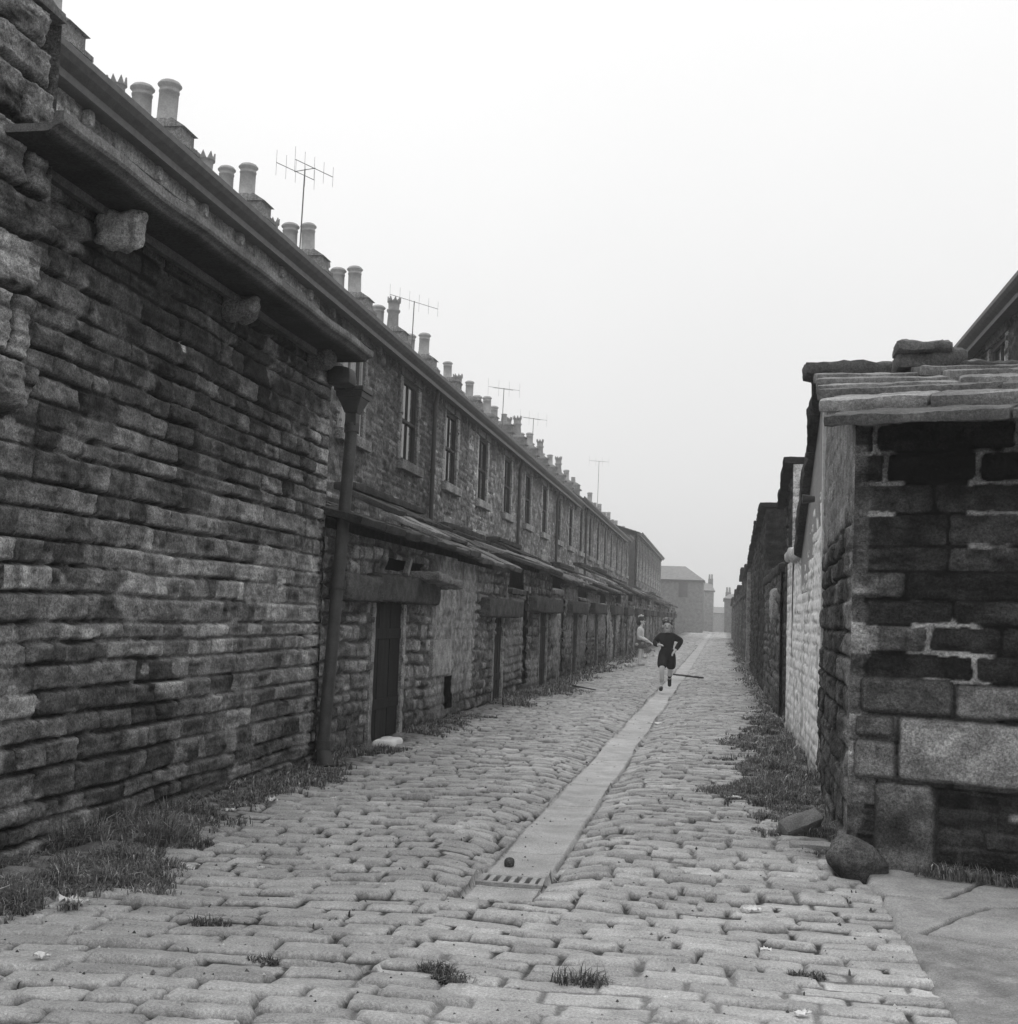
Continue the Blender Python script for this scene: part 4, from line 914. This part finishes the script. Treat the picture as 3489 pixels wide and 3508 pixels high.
verge('grass_verge', [
    (24000, 4.1, 6.2, lambda y: (-3.14+0*y, -2.46+.1*np.sin(y*5.3)+.06*np.sin(y*13)-.25*sstep(5.4, 6.2, y)-.1*sstep(4.6, 4.1, y)), .05, .24, .15, .0025, 1.2),
    (7000, 6.0, 7.8, lambda y: (-3.14+0*y, -2.74+.1*np.sin(y*4.1)), .05, .17, .15, .0035, 1.0),
    (8000, 7.4, 10.6, lambda y: (-3.14+0*y, -2.74+.1*np.sin(y*3.1)), .05, .16, .15, .004, 1.1),
    (4600, 11.9, 14.5, lambda y: (-3.1+0*y, -2.68+.1*np.sin(y*4)), .04, .17, .16, .005, 1.05),
    (5600, 16.3, 23, lambda y: (-3.1+0*y, -2.45+.25*np.sin(y*1.3)), .04, .18, .16, .007, 1.0),
    (3600, 23, 50, lambda y: (-3.1+0*y, -2.55+.2*np.sin(y*1.1)), .05, .24, .17, .012, .9),
], 501)
verge('weed_verge', [
    (38000, 7.25, 11.2, lambda y: (.16+.12*np.sin(y*3.3)+.3*sstep(8.4, 7.25, y)+.06*np.sin(y*11), .8+0*y), .04, .18, .17, .003, 1.3),
    (15000, 10.8, 16.2, lambda y: (.2+.1*np.sin(y*2.3)+.2*sstep(13.5, 15.8, y), .8+0*y), .05, .19, .17, .005, 1.2),
    (2600, 15.8, 24, lambda y: (.5+.1*np.sin(y*1.7), .8+0*y), .04, .13, .16, .008, .9),
    (2800, 24, 70, lambda y: (.45+.15*np.sin(y*.9), .8+0*y), .05, .18, .17, .014, .8),
    (2600, 6.75, 7.5, lambda y: (.52+0*y, .82+0*y), .03, .12, .14, .0035, 1.0),
], 502)
mb = MB(); rg = np.random.default_rng(9); n = 900; u = rg.uniform(.35, 1.3, n); p = F0+fd*u[:, None]+fn*rg.uniform(.01, .12, n)[:, None]; p[:, 2] = .02
blades(mb, p, .03, .11, rg, .11, .003); tag(mb.build('wall_foot_grass', 'grass'), kind='stuff')
# weeds between the setts: little moss and weed sprigs
mb = MB(); rg = np.random.default_rng(19); n = 9000; x = rg.uniform(-2.6, .8, n*3); y = rg.uniform(3, 26, n*3)**1.0
c = fbm(x*1.3, y*1.3, 511)+.6*fbm(x*6, y*6, 512)+.35*sstep(-.7, .3, x)*sstep(7, 9, y); hgt, tn = lane(x[None], y[None]); low = (tn[0] < .17) & (c > .38) & ((x < CL) | (x > CR)); x, y = x[low][:n], y[low][:n]
blades(mb, np.stack([x, y, hgt[0][low][:n]], -1), .012, .04, rg, .075, .004, 1.0); tag(mb.build('joint_weeds', 'grass'), kind='stuff')
mb = MB(); rg = np.random.default_rng(23); n = 1500; x = rg.uniform(-2.9, .75, n); y = 3.0+rg.uniform(0, 1, n)**1.6*14; hg, tg = lane(x[None], y[None]); rr = rg.uniform(.003, .009, n)*(1+.5*(rg.uniform(0, 1, n) > .93))
for q in range(n):
    a = rg.uniform(0, 6.28); o = np.array((x[q], y[q], hg[0][q])); e = [o+rr[q]*np.array((math.cos(a+t_*2.1)*rg.uniform(.7, 1.3), math.sin(a+t_*2.1)*rg.uniform(.7, 1.3), 0)) for t_ in range(3)]; e.append(o+np.array((0, 0, rr[q]*rg.uniform(.6, 1.2))))
    mb.add(e, faces=[(0, 1, 3), (1, 2, 3), (2, 0, 3)], tone=rg.choice([.05, .09, .2, .55, .65], p=[.3, .25, .2, .15, .1]))
tag(mb.build('grit', 'sett'), kind='stuff')
for k, (x_, y_, r_, h_, lb) in enumerate([(-.93, 4.19, .045, .055, 'small dark weed tuft in the foreground setts, left of the large tuft'), (-.85, 4.08, .05, .06, 'weed tuft just below the small one left of centre'), (-.43, 4.16, .07, .085, 'largest dark weed tuft in the foreground setts'), (.32, 4.51, .045, .045, 'low weed tuft in the setts below the flagstones'), (-1.52, 4.11, .04, .035, 'tiny weed tuft at the left of the foreground setts'), (-1.9, 4.55, .06, .05, 'weed tuft in the setts below the left grass')]):
    mb = MB(); rg = np.random.default_rng(40+k); n = 260; a = rg.uniform(0, 2*PI, n); rr = r_*np.sqrt(rg.uniform(0, 1, n)); x = x_+rr*np.cos(a)*1.5; y = y_+rr*np.sin(a)*.7
    blades(mb, np.stack([x, y, zbase(x, y)-.015], -1), .015, h_*1.1, rg, .085, .0024, 1.5); single(mb, 'weed_tuft', 'grass', lb, 'weeds', (x_, y_, 0), 'weed tufts in the setts')

# ------------------------------------------------------------------ people
def skin(chains, mbt=.3, sub=2, root=0):
    """chains: list of lists of (x,y,z,r); points shared by exact position are merged"""
    V = []; Rr = []; E = []; ix = {}
    for ch in chains:
        pr = None
        for (x, y, z, r) in ch:
            k = (round(x, 4), round(y, 4), round(z, 4))
            if k not in ix: ix[k] = len(V); V.append((x, y, z)); Rr.append(r)
            if pr is not None: E.append((pr, ix[k]))
            pr = ix[k]
    me = bpy.data.meshes.new('tmp'); me.from_pydata(V, E, []); o = bpy.data.objects.new('tmp', me); COL.objects.link(o)
    m = o.modifiers.new('s', 'SKIN'); m.use_smooth_shade = True
    for i, r in enumerate(Rr): me.skin_vertices[0].data[i].radius = (r, r)
    me.skin_vertices[0].data[root].use_root = True
    s = o.modifiers.new('b', 'SUBSURF'); s.levels = sub; s.render_levels = sub
    dg = bpy.context.evaluated_depsgraph_get(); ev = o.evaluated_get(dg); em = ev.to_mesh()
    P = np.empty(len(em.vertices)*3); em.vertices.foreach_get('co', P); F = [tuple(p.vertices) for p in em.polygons]
    ev.to_mesh_clear(); bpy.data.objects.remove(o); bpy.data.meshes.remove(me)
    return P.reshape(-1, 3), F
def ell(c, r, n=14, m=10):
    th, ph = np.meshgrid(np.linspace(0, 2*PI, n+1), np.linspace(-PI/2, PI/2, m+1), indexing='ij')
    return np.stack([c[0]+r[0]*np.cos(th)*np.cos(ph), c[1]+r[1]*np.sin(th)*np.cos(ph), c[2]+r[2]*np.sin(ph)], -1)
def person(loc, rot, label, parts):
    t = thing('person', loc, label, 'person'); ROOT[t.name] = (0, 0, 0); t.rotation_euler = (0, 0, rot)
    for (name, mat, tone, chains, extra) in parts:
        mb = MB()
        if chains:
            P, F = skin(chains); mb.add(P, faces=F, tone=tone, smooth=True)
        for e in extra:
            if e[0] == 'ell': mb.grid(ell(e[1], e[2]), e[3] if len(e) > 3 else tone)
            elif e[0] == 'block': mb.block(e[1], e[2], tone, rot=e[3], seed=3, r=min(e[2])*.45, amp=.002, res=.02)
        mb.build(name, mat, t)
    return t
def hand(wr, dr, side, s=1.0):
    """palm, four fingers and a thumb from the wrist, fingers curling"""
    wr = np.array(wr); d = np.array(dr, float); d /= np.linalg.norm(d); a = np.cross(d, (0, 0, 1)); a = np.array((1., 0, 0)) if np.linalg.norm(a) < .1 else a/np.linalg.norm(a); b = np.cross(d, a)
    T = lambda v, r: (float(v[0]), float(v[1]), float(v[2]), r)
    palm = wr+d*.05*s; ch = [[T(wr, .022*s), T(palm, .026*s)]]
    for k, l in enumerate((.05, .058, .054, .042)):
        o = palm+a*(k-1.5)*.015*s; ch.append([T(palm, .026*s), T(o+d*.02*s, .009*s), T(o+d*(.02+l*.5)*s+b*.012*s, .008*s), T(o+d*(.02+l*.75)*s+b*.035*s, .007*s)])
    o = wr+d*.02*s; ch.append([T(palm, .026*s), T(o+a*side*.035*s+d*.02*s, .010*s), T(o+a*side*.045*s+d*.05*s, .008*s)])
    return ch
# boy (faces -Y, runs towards the camera)
pel = (0, 0, .70, .105)
legR = [(-.075, -.02, .64, .085), (-.085, -.20, .40, .055), (-.085, -.17, .24, .048), (-.09, -.16, .09, .032), (-.09, -.21, .05, .032), (-.09, -.29, .05, .024)]
legL = [(.075, .02, .64, .085), (.075, .0, .40, .054), (.06, .17, .30, .048), (.05, .32, .22, .032), (.05, .34, .17, .03), (.05, .33, .10, .022)]
armR = [(-.13, -.01, 1.0, .055), (-.225, .08, .92, .042), (-.26, .02, .86, .036), (-.17, -.12, .84, .028)]
armL = [(.13, -.01, 1.0, .055), (.25, .05, .95, .042), (.285, .04, .93, .038), (.21, -.03, .82, .033), (.16, -.08, .74, .026)]
neck = [(0, -.015, .86, .105), (0, -.03, .98, .10), (0, -.045, 1.055, .05), (0, -.06, 1.10, .045), (0, -.07, 1.15, .072), (0, -.075, 1.22, .085), (0, -.07, 1.275, .06)]
ch = [[pel, *neck], [pel, *legR], [pel, *legL], [neck[1], *armR], [neck[1], *armL]]+hand((-.17, -.12, .84), (.6, -.4, .1), 1)+hand((.16, -.08, .74), (-.5, -.4, -.5), -1)
face = [('ell', (0, -.165, 1.185), (.014, .018, .02)), ('ell', (-.09, -.07, 1.19), (.014, .022, .03)), ('ell', (.09, -.07, 1.19), (.014, .022, .03)), ('ell', (0, -.145, 1.128), (.03, .015, .018)), ('ell', (0, -.152, 1.150), (.024, .009, .007), .16), ('ell', (-.034, -.155, 1.205), (.014, .009, .008), .05), ('ell', (.034, -.155, 1.205), (.014, .009, .008), .05)]
boy = person((-.93, 22.0, gz(-.93, 22.)+.055), 0, 'running boy in dark jumper and shorts, elbows out, coming up the lane', [
    ('body', 'skin', .66, ch, face),
    ('jumper', 'cloth', .028, [[(0, 0, .60, .125), (0, 0, .74, .13), (0, -.015, .86, .135), (0, -.03, .98, .13), (0, -.045, 1.07, .07)], [(0, -.03, .98, .13), (-.14, -.01, 1.0, .075), (-.225, .08, .92, .062), (-.26, .02, .86, .054), (-.165, -.125, .84, .042)], [(0, -.03, .98, .13), (.14, -.01, 1.0, .075), (.25, .05, .95, .062), (.285, .04, .93, .058), (.21, -.03, .82, .05), (.17, -.07, .755, .042)]], []),
    ('shorts', 'cloth', .022, [[(0, 0, .84, .12), (0, 0, .70, .14)], [(0, 0, .70, .14), (-.075, -.03, .62, .12), (-.085, -.12, .5, .11), (-.085, -.17, .41, .095)], [(0, 0, .70, .14), (.08, .01, .62, .12), (.085, 0, .5, .11), (.085, 0, .38, .095)]], []),
    ('hair', 'hair', .13, None, [('ell', (0, -.03, 1.27), (.098, .098, .07)), ('ell', (0, .0, 1.21), (.098, .075, .085))]+[('ell', (.095*math.cos(a_)*q_, -.035+.1*math.sin(a_)*q_, 1.262+.075*math.sqrt(max(0, 1-q_*q_))+.008+.012*math.sin(a_)*q_), (.03, .03, .024), .2*(.5+1.0*((k_*37) % 10)/10)) for k_, (a_, q_) in enumerate([(k*2.4, math.sqrt((k+.5)/34)) for k in range(34)])]),
    ('sock', 'cloth', .42, [[(-.085, -.172, .27, .052), (-.09, -.16, .12, .038)]], []),
    ('sock', 'cloth', .035, [[(.062, .15, .31, .054), (.05, .31, .225, .038)]], []),  # trailing leg's shade put into a darker sock tone
    ('shoe', 'iron', .015, None, [('block', (-.09, -.235, .045), (.075, .2, .075), rx(.12))]),
    ('shoe', 'iron', .015, None, [('block', (.05, .345, .15), (.075, .085, .19), rx(.1))]),
])
boy.scale = (.88, .92, .945)
# girl (faces +X in profile)
pel = (0, 0, .68, .09)
nk = [(0, 0, .82, .085), (.0, 0, .96, .085), (.01, 0, 1.03, .042), (.02, 0, 1.08, .04), (.03, 0, 1.13, .07), (.03, 0, 1.20, .083), (.02, 0, 1.255, .055)]
lR = [(.0, -.06, .62, .068), (.02, -.06, .37, .046), (.0, -.06, .22, .042), (-.005, -.06, .07, .027), (.03, -.06, .04, .028), (.11, -.06, .035, .022)]
lL = [(.0, .06, .62, .068), (.06, .06, .37, .046), (.02, .06, .22, .042), (-.02, .06, .08, .027), (.02, .06, .045, .028), (.09, .06, .035, .022)]
aR = [(.0, -.12, .95, .045), (-.02, -.15, .76, .035), (.12, -.13, .70, .03), (.2, -.1, .68, .023)]
aL = [(.0, .12, .95, .045), (.0, .15, .76, .035), (.16, .12, .66, .03), (.24, .08, .62, .023)]
ch = [[pel, *nk], [pel, *lR], [pel, *lL], [nk[1], *aR], [nk[1], *aL]]+hand((.2, -.1, .68), (.8, .3, -.1), 1, .9)+hand((.24, .08, .62), (.8, -.2, -.2), -1, .9)
face = [('ell', (.118, 0, 1.165), (.018, .014, .018)), ('ell', (.03, -.083, 1.165), (.02, .012, .026)), ('ell', (.03, .083, 1.165), (.02, .012, .026)), ('ell', (.1, 0, 1.105), (.016, .028, .016)), ('ell', (.105, 0, 1.13), (.008, .022, .006), .16), ('ell', (.1, -.036, 1.185), (.009, .014, .008), .05), ('ell', (.1, .036, 1.185), (.009, .014, .008), .05)]
girl = person((-2.1, 32.8, gz(-2.1, 32.8)+.01), -.15, 'girl in pale cardigan and patterned skirt with a white hair ribbon, standing by the privies', [
    ('body', 'skin', .74, ch, face),
    ('cardigan', 'cloth', .72, [[(0, 0, .70, .1), (0, 0, .82, .105), (0, 0, .95, .105), (.008, 0, 1.02, .06)], [(0, 0, .95, .105), (.0, -.125, .95, .062), (-.02, -.152, .76, .052), (.12, -.132, .70, .045), (.17, -.11, .685, .036)], [(0, 0, .95, .105), (.0, .125, .95, .062), (.0, .152, .76, .052), (.16, .122, .66, .045), (.21, .10, .63, .036)]], []),
    ('skirt', 'cloth', .13, [[(0, 0, .78, .10), (0, 0, .64, .13), (.01, 0, .52, .17), (.01, 0, .44, .19)]], [('ell', (-.06, -.12, .56), (.05, .05, .04), .5), ('ell', (.09, -.1, .60), (.04, .05, .04), .42)]),
    ('hair', 'hair', .05, None, [('ell', (-.0, 0, 1.215), (.10, .098, .085)), ('ell', (-.035, 0, 1.15), (.08, .092, .1))]),
    ('hair_ribbon', 'cloth', .8, None, [('block', (-.01, -.05, 1.315), (.12, .05, .04), ry(-.5)), ('block', (.02, .04, 1.31), (.1, .05, .04), ry(-.3))]),
    ('sock', 'cloth', .8, [[(.0, -.06, .2, .044), (-.005, -.06, .07, .032)]], []),
    ('sock', 'cloth', .8, [[(.02, .06, .2, .044), (-.02, .06, .08, .032)]], []),
    ('shoe', 'paint', .4, None, [('block', (.05, -.06, .035), (.18, .065, .06), None)]),
    ('shoe', 'paint', .4, None, [('block', (.04, .06, .035), (.18, .065, .06), None)]),
])

# ------------------------------------------------------------------ render settings
sc.cycles.use_denoising = True
sc.cycles.max_bounces = 6; sc.cycles.diffuse_bounces = 4; sc.cycles.volume_bounces = 2; sc.cycles.use_adaptive_sampling = True
